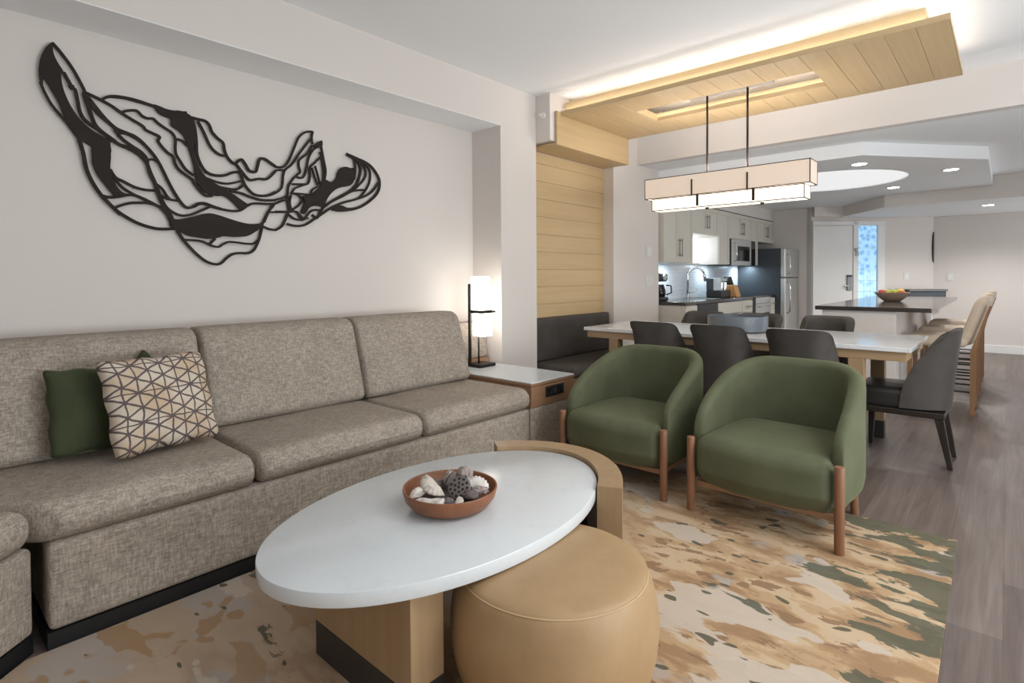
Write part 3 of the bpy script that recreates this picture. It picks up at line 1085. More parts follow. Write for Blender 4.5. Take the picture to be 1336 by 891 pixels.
# ------------------------------------------------------------------ wall sculpture
ART_STROKES = [[0.0108,0.518,2.338,0.546,2.305,0.584,2.251,0.612,2.199,0.638,2.139,0.645,2.094,0.661,2.037,0.682,1.981,0.726,1.942,0.777,1.907,0.83,1.898,0.866,1.875],[0.0092,0.472,2.143,0.485,2.102,0.509,2.05,0.539,2.008,0.564,1.977,0.589,1.94,0.612,1.904],[0.0119,0.558,2.211,0.588,2.15,0.601,2.137,0.61,2.086,0.617,2.041,0.633,2.005,0.665,1.978,0.709,1.953,0.76,1.919],[0.0186,0.58,2.143,0.588,2.148,0.597,2.148],[0.0112,0.649,2.118,0.678,2.078,0.716,2.029,0.761,1.987,0.808,1.971,0.843,1.96,0.88,1.932,0.919,1.884],[0.0111,0.638,2.136,0.668,2.126,0.706,2.112,0.751,2.091,0.786,2.068,0.833,2.043,0.878,2.02,0.893,2.002,0.925,1.99],[0.0106,0.706,2.115,0.729,2.134,0.764,2.146,0.823,2.149,0.877,2.144,0.927,2.134],[0.0107,0.786,2.068,0.81,2.083,0.852,2.093,0.876,2.073,0.9,2.064,0.926,2.069],[0.0129,0.74,2.14,0.798,2.147,0.858,2.143,0.919,2.136,1.009,2.123,1.089,2.133],[0.0111,0.924,1.99,0.955,1.977,0.948,1.954,0.967,1.925,0.992,1.9,1.018,1.882,1.027,1.846,1.05,1.812,1.105,1.775,1.12,1.754,1.145,1.719,1.177,1.691,1.213,1.691],[0.0104,0.926,2.07,0.949,2.049,0.981,2.029,1.014,2.01,1.03,1.98,1.029,1.935,1.032,1.899,1.051,1.865,1.078,1.824,1.118,1.795],[0.0098,1.038,1.981,1.065,1.975,1.088,1.953],[0.0123,0.655,2.093,0.693,2.041,0.755,1.988,0.766,1.966,0.807,1.967,0.854,1.948,0.891,1.919,0.928,1.875,0.952,1.835,0.971,1.794,1.002,1.725,1.041,1.655,1.074,1.617,1.102,1.617,1.137,1.641,1.172,1.646,1.215,1.633,1.26,1.622],[0.012,0.76,1.976,0.783,1.942,0.824,1.911,0.866,1.886,0.89,1.861,0.9,1.834],[0.0134,0.634,2.135,0.652,2.065,0.681,1.977,0.719,1.944,0.776,1.906,0.823,1.89,0.865,1.865,0.895,1.827,0.907,1.778,0.931,1.723,0.949,1.66,0.974,1.597,0.993,1.568],[0.0095,0.899,1.849,0.927,1.853,0.946,1.841],[0.0139,0.612,1.904,0.627,1.84,0.639,1.762,0.66,1.704,0.692,1.647,0.731,1.599,0.776,1.551],[0.0134,0.704,1.632,0.752,1.576,0.803,1.538,0.861,1.508,0.931,1.49,0.988,1.491,1.031,1.497],[0.0122,0.696,1.64,0.728,1.634,0.769,1.642,0.816,1.656,0.847,1.653,0.89,1.635,0.933,1.614,0.967,1.595,1.006,1.553],[0.0118,0.748,1.582,0.773,1.596,0.815,1.613,0.857,1.619,0.9,1.621,0.944,1.609,0.978,1.577,1.0,1.533,1.002,1.508],[0.0113,0.734,1.775,0.756,1.737,0.791,1.72,0.838,1.698,0.887,1.689,0.937,1.691],[0.0098,0.745,1.745,0.77,1.706,0.8,1.679,0.847,1.653],[0.0102,0.935,1.726,0.963,1.703,0.985,1.667,1.002,1.65],[0.0096,0.957,1.668,0.99,1.652,1.042,1.647],[0.0143,0.893,1.84,0.909,1.785,0.935,1.719,0.956,1.652,0.984,1.597,1.009,1.547],[0.0114,0.96,1.643,0.985,1.604,1.017,1.58,1.055,1.568,1.099,1.577,1.139,1.596,1.198,1.629],[0.0115,1.089,1.613,1.117,1.622,1.146,1.64,1.18,1.64,1.221,1.628,1.269,1.62,1.325,1.616,1.369,1.625,1.415,1.662,1.461,1.673,1.522,1.675,1.575,1.681],[0.012,1.032,1.487,1.058,1.44,1.091,1.398,1.13,1.356,1.175,1.32,1.222,1.305,1.252,1.311,1.283,1.341,1.315,1.364,1.353,1.372,1.404,1.373,1.437,1.391,1.461,1.432,1.478,1.48,1.492,1.541],[0.0102,1.064,1.437,1.103,1.436,1.142,1.434,1.171,1.426,1.2,1.412,1.239,1.404,1.266,1.421,1.297,1.435,1.341,1.434,1.392,1.429,1.437,1.431,1.464,1.452],[0.0101,1.194,1.418,1.225,1.451],[0.0108,1.489,1.541,1.507,1.583,1.528,1.625,1.563,1.669],[0.0108,1.496,1.538,1.533,1.524,1.573,1.52],[0.0125,1.111,2.112,1.139,2.11,1.182,2.107,1.203,2.088,1.217,2.052,1.246,2.023,1.275,2.001,1.282,1.963,1.296,1.926,1.322,1.898,1.345,1.889],[0.0117,1.143,2.099,1.173,2.044,1.201,1.98,1.23,1.946,1.266,1.929,1.289,1.931],[0.013,1.115,2.105,1.128,2.051,1.134,1.983,1.136,1.915,1.156,1.858,1.184,1.823,1.227,1.81,1.28,1.817,1.325,1.839,1.372,1.849],[0.0104,1.184,1.788,1.242,1.773,1.301,1.772,1.379,1.798],[0.012,1.249,1.746,1.309,1.741,1.347,1.745,1.379,1.769,1.388,1.791],[0.0122,1.308,1.731,1.37,1.724,1.433,1.706,1.499,1.696,1.576,1.704],[0.0131,1.342,1.893,1.373,1.922,1.396,1.901,1.42,1.864,1.456,1.861,1.469,1.895,1.482,1.938,1.511,1.947,1.544,1.931,1.579,1.911],[0.013,1.342,1.893,1.372,1.857,1.403,1.821,1.427,1.808,1.476,1.822,1.526,1.828,1.578,1.882],[0.0123,1.368,1.857,1.379,1.81,1.402,1.764,1.442,1.728,1.491,1.721,1.541,1.734,1.577,1.755],[0.0111,1.48,1.944,1.503,1.948,1.537,1.933,1.578,1.911,1.613,1.91,1.642,1.928,1.671,1.974,1.702,2.049,1.732,2.117,1.778,2.158,1.828,2.171],[0.0108,1.828,2.171,1.82,2.133,1.824,2.091],[0.011,1.82,2.133,1.784,2.084,1.731,2.011,1.685,1.941,1.641,1.9,1.627,1.863,1.622,1.814,1.611,1.778,1.568,1.743,1.52,1.724,1.473,1.722],[0.0103,1.556,1.861,1.585,1.888,1.634,1.895],[0.0106,1.823,2.084,1.791,2.028,1.753,1.994,1.73,1.969,1.73,1.933,1.737,1.899,1.714,1.875,1.691,1.851,1.662,1.805,1.654,1.762,1.653,1.706,1.663,1.645],[0.0107,1.706,1.867,1.743,1.861,1.766,1.882,1.782,1.934,1.798,2.001,1.83,2.056,1.87,2.081],[0.011,1.884,2.094,1.9,2.009,1.915,1.931,1.906,1.871],[0.0096,1.877,2.049,1.892,1.986,1.899,1.921,1.898,1.863],[0.0108,1.876,2.013,1.837,1.971,1.805,1.937,1.804,1.88,1.788,1.831,1.743,1.822,1.684,1.815],[0.0095,1.817,1.939,1.835,1.884,1.858,1.828],[0.0095,1.84,1.953,1.859,1.894,1.874,1.838],[0.0093,1.679,1.751,1.698,1.788,1.735,1.807,1.781,1.826],[0.0094,1.683,1.758,1.742,1.761,1.803,1.764,1.819,1.795,1.858,1.821],[0.0108,1.675,1.758,1.726,1.752,1.747,1.721,1.725,1.686,1.682,1.654],[0.0106,1.675,1.746,1.666,1.697,1.678,1.641],[0.0114,1.575,1.633,1.657,1.639,1.708,1.644,1.741,1.606,1.767,1.599],[0.0128,1.646,1.562,1.706,1.554,1.767,1.566,1.839,1.613,1.894,1.651,1.951,1.69,2.038,1.732,2.117,1.758,2.21,1.794,2.274,1.837,2.329,1.908],[0.0155,2.072,2.068,2.121,2.05,2.182,2.042,2.255,2.017,2.308,1.969,2.335,1.918,2.328,1.852,2.284,1.793,2.199,1.73,2.116,1.696,2.017,1.678,1.96,1.684],[0.0117,2.131,2.052,2.14,1.973,2.129,1.901],[0.0133,2.162,2.03,2.181,1.97,2.16,1.896,2.129,1.848,2.078,1.807,1.989,1.754,1.904,1.698],[0.0118,2.182,2.033,2.22,1.975,2.212,1.92,2.159,1.86,2.128,1.834],[0.0118,2.193,2.039,2.253,1.98,2.254,1.908,2.221,1.84,2.168,1.781,2.117,1.758],[0.0114,1.899,1.689,1.961,1.734,2.038,1.776,2.118,1.82,2.211,1.839],[0.0118,1.899,1.694,1.876,1.658,1.848,1.614,1.817,1.634],[0.011,1.763,1.603,1.803,1.652,1.84,1.667,1.871,1.666],[0.0108,1.712,1.644,1.754,1.607,1.79,1.609],[0.0097,1.532,1.627,1.588,1.631,1.659,1.637],[0.0109,1.504,1.563,1.525,1.612,1.553,1.663,1.596,1.694,1.649,1.714],[0.0128,1.573,1.52,1.614,1.548,1.64,1.598,1.657,1.639],[0.0104,1.571,1.705,1.624,1.723,1.652,1.741],[0.0114,1.661,1.62,1.698,1.598,1.754,1.594]]
ART_FILLS = [[0.518,2.34,0.493,2.307,0.475,2.258,0.467,2.199,0.47,2.149,0.479,2.126,0.486,2.163,0.51,2.118,0.537,2.063,0.559,1.995,0.584,1.955,0.615,1.905,0.653,1.882,0.669,1.871,0.674,1.843,0.734,1.852,0.738,1.889,0.731,1.907,0.748,1.915,0.703,1.935,0.659,1.96,0.622,1.993,0.591,2.039,0.567,2.092,0.552,2.147,0.548,2.2,0.558,2.211,0.535,2.253,0.522,2.288,0.519,2.319],[0.927,2.141,0.965,2.137,1.004,2.126,1.051,2.136,1.095,2.127,1.118,2.105,1.124,2.058,1.127,1.997,1.122,1.928,1.132,1.877,1.159,1.82,1.191,1.786,1.241,1.757,1.293,1.731,1.346,1.701,1.409,1.663,1.437,1.668,1.384,1.633,1.361,1.63,1.323,1.667,1.278,1.696,1.226,1.693,1.179,1.707,1.144,1.741,1.127,1.785,1.118,1.852,1.103,1.91,1.087,1.964,1.07,2.006,1.042,2.03,1.011,2.05,1.01,2.083,0.99,2.088,0.955,2.101],[0.668,1.887,0.662,1.826,0.665,1.786,0.682,1.741,0.71,1.697,0.743,1.652,0.76,1.637,0.801,1.655,0.781,1.667,0.758,1.695,0.74,1.742,0.734,1.782,0.738,1.837,0.736,1.885,0.73,1.908],[0.985,1.574,1.006,1.552,1.033,1.545,1.066,1.553,1.116,1.569,1.162,1.585,1.203,1.592,1.251,1.583,1.305,1.568,1.368,1.553,1.42,1.547,1.472,1.553,1.499,1.563,1.486,1.534,1.452,1.505,1.405,1.476,1.354,1.467,1.316,1.465,1.267,1.466,1.231,1.454,1.183,1.447,1.131,1.453,1.086,1.46,1.053,1.476,1.032,1.487,1.01,1.492,1.002,1.515],[1.823,2.076,1.886,2.125,1.889,2.082,1.862,2.08],[1.878,1.844,1.906,1.872,1.953,1.861,1.991,1.892,2.001,1.928,2.021,1.961,2.061,1.978,2.1,1.975,2.135,1.977,2.132,1.928,2.119,1.882,2.088,1.852,2.029,1.836,1.981,1.813,1.933,1.765,1.904,1.711,1.895,1.693,1.84,1.693,1.795,1.676,1.764,1.634,1.74,1.646,1.756,1.685,1.762,1.722,1.749,1.747,1.805,1.76,1.841,1.789,1.869,1.817],[1.96,1.686,2.018,1.713,2.076,1.701,2.157,1.713,2.076,1.682,1.998,1.673],[2.072,2.07,2.121,2.063,2.187,2.042,2.172,2.018,2.131,2.034]]

b = NB()


def add_slab(pts, xf=-3.355, xb=-3.367):
    t_ = bmesh.new()
    vv = [t_.verts.new((xf, p[0], p[1])) for p in pts]
    try:
        f = t_.faces.new(vv)
    except ValueError:
        t_.free()
        return
    r_ = bmesh.ops.extrude_face_region(t_, geom=[f])
    for v in r_['geom']:
        if isinstance(v, bmesh.types.BMVert):
            v.co.x = xb
    bmesh.ops.triangulate(t_, faces=t_.faces[:])
    bmesh.ops.recalc_face_normals(t_, faces=t_.faces)
    merge(b, t_)


for k, st in enumerate(ART_STROKES):
    w_ = st[0]*1.12
    pts = crom(list(zip(st[1::2], st[2::2])), 5)
    L, R = [], []
    for i, p in enumerate(pts):
        d_ = (pts[min(i+1, len(pts)-1)]-pts[max(i-1, 0)]).normalized()
        nrm = Vector((-d_.y, d_.x))*w_/2
        L.append(p+nrm)
        R.append(p-nrm)
    t_ = bmesh.new()
    xf = -3.355-.00015*(k % 9)
    rows = []
    for a, c in zip(L, R):
        rows.append([t_.verts.new((xf, a.x, a.y)), t_.verts.new((xf, c.x, c.y)), t_.verts.new((-3.367, c.x, c.y)), t_.verts.new((-3.367, a.x, a.y))])
    for A, B in zip(rows[:-1], rows[1:]):
        for q in range(4):
            t_.faces.new((A[q], A[(q+1) % 4], B[(q+1) % 4], B[q]))
    t_.faces.new(rows[0][::-1])
    t_.faces.new(rows[-1])
    bmesh.ops.recalc_face_normals(t_, faces=t_.faces)
    merge(b, t_)
for k, fl in enumerate(ART_FILLS):
    add_slab(crom(list(zip(fl[0::2], fl[1::2])), 4, True), -3.3545+.0004*k)
for q in (0, 20, 34, 60):
    st = ART_STROKES[q]
    k = (len(st)-1)//4*2
    y_, z_ = st[1+k], st[2+k]
    cyl(b, (-3.383, y_, z_), (-3.366, y_, z_), .006, seg=8)
tag(obj('wall_sculpture', b, MT['art']), 'large dark openwork wave sculpture of flowing lines on the wall above the sofa', 'wall art')

# ------------------------------------------------------------------ coffee table
CX_, CY_, CA, CB = -1.456, 1.306, .414, .669
t = thing('coffee_table', 'oval coffee table with white stone top and curved oak rim', 'coffee table', (CX_, CY_, RT))


def ell(k, off=0.0, ang=None):
    a_ = 2*PI*k if ang is None else ang
    p = Vector((CA*math.cos(a_), CB*math.sin(a_)))
    n_ = Vector((math.cos(a_)/CA, math.sin(a_)/CB)).normalized()
    return (CX_+p.x+n_.x*off, CY_+p.y+n_.y*off)


obj('stone_top', prism(NB(), [ell(k/96) for k in range(96)], .388, .43, .004), MT['quartz'], t, 40)
a0, a1 = math.radians(38), math.radians(130)
N = 40
arc = [ell(0, .006, a0+(a1-a0)*k/N) for k in range(N+1)] + [ell(0, .098, a0+(a1-a0)*k/N) for k in range(N, -1, -1)]
obj('curved_rim', prism(NB(), arc, RT, .446, .0), MT['oak_tan_z'], t, 30)
arc2 = [ell(0, -.03, a0+(a1-a0)*k/N) for k in range(N+1)] + [ell(0, .0055, a0+(a1-a0)*k/N) for k in range(N, -1, -1)]
obj('support', prism(NB(), arc2, RT, .387), MT['dark_wood'], t, 30)
b = NB()
box(b, (-1.652, .886, .1205), (-1.158, 1.0, .387), .002)
obj('pedestal', b, MT['oak_tan_z'], t)
obj('kick_plate', box(NB(), (-1.652, .886, RT), (-1.158, 1.0, .12), .001), MT['kickmetal'], t)

# ------------------------------------------------------------------ ottoman
OXC, OYC = -1.012, 1.308
t = thing('ottoman', 'round tan leather ottoman tucked under the coffee table', 'ottoman', (OXC, OYC, RT+.0005))
prof = [(0, 0), (.235, 0), (.262, .012), (.285, .06), (.302, .12), (.309, .18), (.308, .225), (.300, .28), (.288, .325), (.277, .347), (.262, .358), (.22, .367), (.14, .373), (0, .376)]
pp = crom([(a, c) for a, c in prof], 3)
obj('leather_body', lathe(NB(), [(max(0, p.x), p.y) for p in pp], (OXC, OYC, RT+.0005), 72), MT['tan'], t, True)
b = NB()
ring = [(OXC+.2775*math.cos(2*PI*k/120), OYC+.2775*math.sin(2*PI*k/120), RT+.347) for k in range(121)]
tube(b, ring, .0022, 6)
for q in range(2):
    a_ = math.radians(31+180*q)
    line = [(OXC+(r_+.0004)*math.cos(a_), OYC+(r_+.0004)*math.sin(a_), RT+z_) for r_, z_ in [(p.x, p.y) for p in pp] if .02 < z_ < .347 and r_ > .2]
    tube(b, line, .0018, 6)
obj('seam', b, MT['stitch'], t, True)

# ------------------------------------------------------------------ wooden bowl with dried pods and shells
BX, BY, BZ = -1.432, 1.272, .4305
t = tag(obj('wooden_bowl', lathe(NB(), [(0, .0), (.10, .0), (.135, .012), (.156, .038), (.163, .066), (.1625, .070), (.158, .070), (.1555, .066), (.149, .040), (.128, .019), (.095, .010), (0, .008)], (BX, BY, BZ), 64), MT['bowlwood'], None, True), 'shallow reddish wooden bowl on the white coffee table', 'bowl')
SHELL = stone('ribbed_shell', rgb(214, 204, 192), rgb(160, 150, 146), .6, 14)
SHELLW = stone('white_shell', rgb(226, 220, 212), rgb(190, 180, 170), .5, 20)
POD = stone('grey_pod', rgb(112, 104, 102), rgb(78, 72, 72), .8, 30)
PODL = stone('pale_pod', rgb(170, 156, 150), rgb(120, 108, 104), .85, 40)
DRK = plain('pod_hollow', rgb(38, 32, 32), .9)
GRP = 'dried pods and shells in the wooden bowl'


def scallop(name, loc, s, rot, mat, label):
    bm = NB()
    top, bot = [], []
    n, m = 33, 8
    for j in range(m+1):
        ra, rb = [], []
        for i in range(n):
            a_ = math.radians(-78+156*i/(n-1))
            rr = j/m
            rib = .05*math.cos(i/(n-1)*2*PI*9)*rr
            R = rr*(1+.05*math.cos(i/(n-1)*2*PI*9)*.6)
            zt = .42*math.sin(min(1, rr)*PI*.8)*math.cos(a_*.8) + rib*.5
            ra.append(bm.verts.new((R*math.sin(a_), R*math.cos(a_)-.5, zt)))
            rb.append(bm.verts.new((R*math.sin(a_), R*math.cos(a_)-.5, zt-.08)))
        top.append(ra)
        bot.append(rb)
    for g, fl in ((top, 1), (bot, 0)):
        for j in range(m):
            for i in range(n-1):
                f = (g[j][i], g[j][i+1], g[j+1][i+1], g[j+1][i])
                bm.faces.new(f if fl else f[::-1])
    for j in range(m):
        for e in (0, n-1):
            bm.faces.new((top[j][e], top[j+1][e], bot[j+1][e], bot[j][e]))
    for i in range(n-1):
        bm.faces.new((top[m][i], top[m][i+1], bot[m][i+1], bot[m][i]))
    bmesh.ops.remove_doubles(bm, verts=bm.verts, dist=1e-4)
    bmesh.ops.recalc_face_normals(bm, faces=bm.faces)
    bmesh.ops.scale(bm, vec=(s, s, s), verts=bm.verts)
    o = obj(name, bm, mat, None, True)
    spin, tilt = rot
    o.rotation_euler = (Matrix.Rotation(tilt, 4, Vector((.66, .75, 0))) @ Matrix.Rotation(spin, 4, 'Z')).to_euler()
    o.location = (BX+loc[0], BY+loc[1], BZ+loc[2])
    return tag(o, label, 'shell', GRP)


def lotus(loc, R, rot, label):
    base = Vector((BX+loc[0], BY+loc[1], BZ+loc[2]))
    r_ = thing('lotus_pod', label, 'seed pod', base, 0, GRP)
    r_.rotation_euler = rot
    obj('pod', lathe(NB(), [(0, -R*.9), (R*.25, -R*.85), (R*.6, -R*.5), (R*.95, -.1*R), (R*1.0, .0), (R*.96, R*.08), (R*.9, R*.1), (0, R*.12)], (0, 0, 0), 28), POD, r_, True, True)
    bm = NB()
    for ring_, cnt in ((0, 1), (.38, 6), (.74, 11)):
        for k in range(cnt):
            a_ = 2*PI*k/max(1, cnt)+ring_
            x_, y_ = R*ring_*math.cos(a_), R*ring_*math.sin(a_)
            lathe(bm, [(0, R*.13), (R*.11, R*.13), (R*.11, R*.135), (0, R*.135)], (x_, y_, 0), 12)
    obj('seed_hole', bm, DRK, r_, True, True)
    return r_


def blob(name, loc, s, mat, label, cat, rough_=.25, freq=6, rot=(0, 0, 0), spike=0):
    bm = NB()
    bmesh.ops.create_icosphere(bm, subdivisions=4, radius=1)
    from mathutils import noise
    for v in bm.verts:
        d_ = v.co.normalized()
        k = 1+rough_*noise.noise(d_*freq*.35+Vector(loc)*40)
        if spike:
            k += spike*abs(math.sin(d_.z*freq*1.7))*abs(math.cos(math.atan2(d_.y, d_.x)*freq/1.6))
        v.co = Vector((d_.x*s[0], d_.y*s[1], d_.z*s[2]))*k
    o = obj(name, bm, mat, None, True)
    o.rotation_euler = rot
    o.location = (BX+loc[0], BY+loc[1], BZ+loc[2])
    return tag(o, label, cat, GRP)


scallop('scallop_shell', (-.034, -.060, .068), .060, (3.0, .42), SHELL, 'large ribbed scallop shell lying left of the grey lotus pod')
scallop('scallop_shell', (.028, -.112, .046), .050, (3.9, .35), SHELLW, 'smooth white shell at the near left rim of the wooden bowl')
scallop('scallop_shell', (-.050, -.100, .060), .034, (1.2, .8), SHELLW, 'small white shell with dark hollows at the left rim of the wooden bowl')
scallop('scallop_shell', (.062, .066, .072), .048, (.6, .5), SHELLW, 'white speckled shell behind the grey lotus pod')
scallop('scallop_shell', (.100, -.052, .050), .030, (5.2, .3), SHELLW, 'little white star-shaped shell below the grey lotus pod at the near rim')
lotus((.055, -.008, .078), .040, (.75, .55, 0), 'grey lotus seed pod with round holes on top of the bowl')
blob('dried_pod', (-.015, .082, .086), (.030, .026, .022), PODL, 'fuzzy pinkish-grey dried pod topmost at the back of the bowl', 'seed pod', .3, 9, spike=.16)
blob('dried_pod', (-.050, .035, .078), (.014, .030, .016), PODL, 'slim brown-grey dried husk at the back left of the topmost pod', 'seed pod', .5, 7, (.5, .4, .6))
blob('dried_pod', (-.012, .010, .080), (.012, .034, .016), POD, 'narrow upright grey husk between scallop shell and lotus pod', 'seed pod', .4, 7, (.9, .2, .3))
blob('dried_pod', (.078, -.082, .052), (.022, .022, .018), POD, 'dark grey dried pod right of the smooth white shell at the near rim', 'seed pod', .3, 8, spike=.12)
blob('pebble', (.104, .002, .062), (.028, .024, .016), POD, 'smooth dark grey pebble right of the lotus pod', 'pebble', .12, 4)
blob('dried_leaf_curl', (.100, .050, .066), (.026, .018, .012), PODL, 'pale brown curled husk at the right rim of the bowl', 'seed pod', .4, 6, (.2, .3, .9))
blob('dried_pod', (-.075, -.005, .052), (.035, .035, .02), POD, 'dark mottled pod low at the back left of the bowl', 'seed pod', .3, 8, spike=.1)
blob('shell_fragment', (.072, -.105, .060), (.012, .022, .010), SHELLW, 'finger-shaped white shell piece in front of the scallop shell', 'shell', .2, 5, (.2, .1, .3))
blob('dried_pod', (.0, .0, .036), (.088, .088, .012), POD, 'bed of dark dried pods filling the bottom of the bowl', 'seed pod', .2, 14, spike=.08)

# ------------------------------------------------------------------ green armchairs


def make_armchair(label):
    r_ = thing('armchair', label, 'armchair', (0, 0, 0), 0, 'green velvet armchairs')
    ctrl = [(.347, -.222), (.356, -.13), (.363, 0), (.357, .14), (.328, .27), (.255, .365), (.13, .412), (0, .422)]
    half = crom(ctrl, 7)
    path = half + [Vector((-p.x, p.y)) for p in reversed(half[:-1])]
    th = .078
    n = len(path)
    bm = NB()
    rings = []

    def ztop(y):
        k = max(0, min(1, (y+.222)/.62))
        return .43+.318*(k**.56)
    acc = 0.0
    lens = [0]
    for i in range(1, n):
        acc += (path[i]-path[i-1]).length
        lens.append(acc)
    for i, p in enumerate(path):
        d_ = (path[min(i+1, n-1)]-path[max(i-1, 0)]).normalized()
        nrm = Vector((-d_.y, d_.x))         # inward
        if nrm.dot(Vector((0, .05))-p) < 0:
            nrm = -nrm
        e = min(lens[i], acc-lens[i])
        rnd = math.sqrt(max(0, 1-(1-min(1, e/.03))**2))
        zt = ztop(p.y)
        zt = zt-.03*(1-rnd)
        T = th*(.40+.25*rnd+.35*min(1, e/.3))
        q = p+nrm*.002
        rr = T/2
        prof_ = [(0.03, .165), (0.006, .185), (0, .22), (0, .30)]
        prof_ += [(0, zt-rr)] + [(rr-rr*math.cos(PI*k/8), zt-rr+rr*1.05*math.sin(PI*k/8)) for k in range(1, 8)] + [(T, zt-rr), (T, .36), (T, .22), (T, .165)]
        flare = .03
        rings.append([bm.verts.new((q.x+nrm.x*(o_ - flare*max(0, (z_-.4)/.4)*0), q.y+nrm.y*o_, z_)) for o_, z_ in prof_])
    m_ = len(rings[0])
    for A, B in zip(rings[:-1], rings[1:]):
        for k in range(m_):
            bm.faces.new((A[k], A[(k+1) % m_], B[(k+1) % m_], B[k]))
    bm.faces.new(rings[0])
    bm.faces.new(rings[-1][::-1])
    bmesh.ops.recalc_face_normals(bm, faces=bm.faces)
    obj('shell', bm, MT['green'], r_, 60, True)

    def seatfn(w, u):
        y = w.y
        if u[1] < 0:
            w.y -= .05*(1-(w.x/.31)**2)*(-u[1])
        # corners rounded in plan, lower edge drawn in
        if u[1] > 0:
            w.x *= 1-.24*u[1]**2
        if u[2] < -.3:
            k = (-u[2]-.3)/.7
            w.x *= 1-.03*k
            w.y = w.y+(.05*k if u[1] < 0 else -.02*k)
        return w
    obj('seat', rbox(NB(), (-.318, -.282, .132), (.318, .345, .388), (.05, .06, .06), 22, (0, 0, .014), seatfn), MT['green'], r_, True, True)
    for sx in (-1, 1):
        obj('leg', cyl(NB(), (sx*.340, -.262, .0005), (sx*.340, -.262, .382), .0205, seg=24, bev=.003), MT['oak_brown_z'], r_, 40, True)
        obj('leg', cyl(NB(), (sx*.287, .262, -.0085), (sx*.280, .252, .20), .019, seg=24, bev=.003), MT['oak_brown_z'], r_, 40, True)
    bm = NB()
    box(bm, (-.325, -.235, .124), (.325, -.211, .152), .004)
    for sx in (-1, 1):
        box(bm, (sx*.30-.012, -.21, .124), (sx*.30+.012, .25, .152), .004)
    obj('rail', bm, MT['oak_brown'], r_, None, True)
    return r_


ac = make_armchair('green velvet barrel armchair on the rug in front, nearer the walkway')
ac.location = (-.863, 2.985, RT)
ac.rotation_euler = (0, 0, math.radians(-2))
dup(ac, (-1.706, 3.015, RT), math.radians(-1), 'green velvet barrel armchair beside the oak end table')

# ------------------------------------------------------------------ grey bench in the niche
t = thing('bench', 'charcoal leather banquette bench under the oak wall panel', 'bench', (-2.92, 4.37, 0))
obj('base', box(NB(), (-3.17, 3.752, 0), (-2.69, 4.99, .372), .003), MT['oak_brown'], t)
obj('seat_cushion', rbox(NB(), (-3.168, 3.75, .373), (-2.655, 4.985, .458), (.03, .03, .035), 16, (.004, 0, .010)), MT['charcoal'], t, True)
obj('backrest', rbox(NB(), (-3.164, 3.752, .462), (-3.094, 4.985, .852), (.022, .022, .022), 14, (.006, 0, 0)), MT['charcoal'], t, True)

# ------------------------------------------------------------------ dining table
t = thing('dining_table', 'long dining table with white marble top on oak legs', 'table', (-1.6, 4.54, 0))
obj('tabletop', box(NB(), (-2.80, 4.08, .747), (-.427, 5.0, .776), .003), MT['marble'], t)
b = NB()
box(b, (-2.775, 4.10, .688), (-.452, 4.98, .7465), .002)
obj('apron', b, MT['oak_tan_x'], t)
for x_ in (-.7185, -2.508):
    for y_ in (4.10, 4.90):
        l_ = obj('leg', box(NB(), (x_-.044, y_, .131), (x_+.044, y_+.08, .6875), .002), MT['oak_tan_z'], t)
        obj('foot_cap', box(NB(), (x_-.0435, y_+.0005, 0), (x_+.0435, y_+.0795, .13), .002), MT['kickmetal'], l_)
t = tag(obj('glass_bowl', lathe(NB(), [(0, .002), (.20, .002), (.222, .010), (.226, .03), (.226, .124), (.224, .128), (.219, .126), (.217, .03), (.205, .016), (0, .013)], (-1.615, 4.52, .775), 72), MT['greyglass'], None, 50), 'wide low blue-grey glass bowl on the dining table', 'bowl')

# ------------------------------------------------------------------ dining chairs


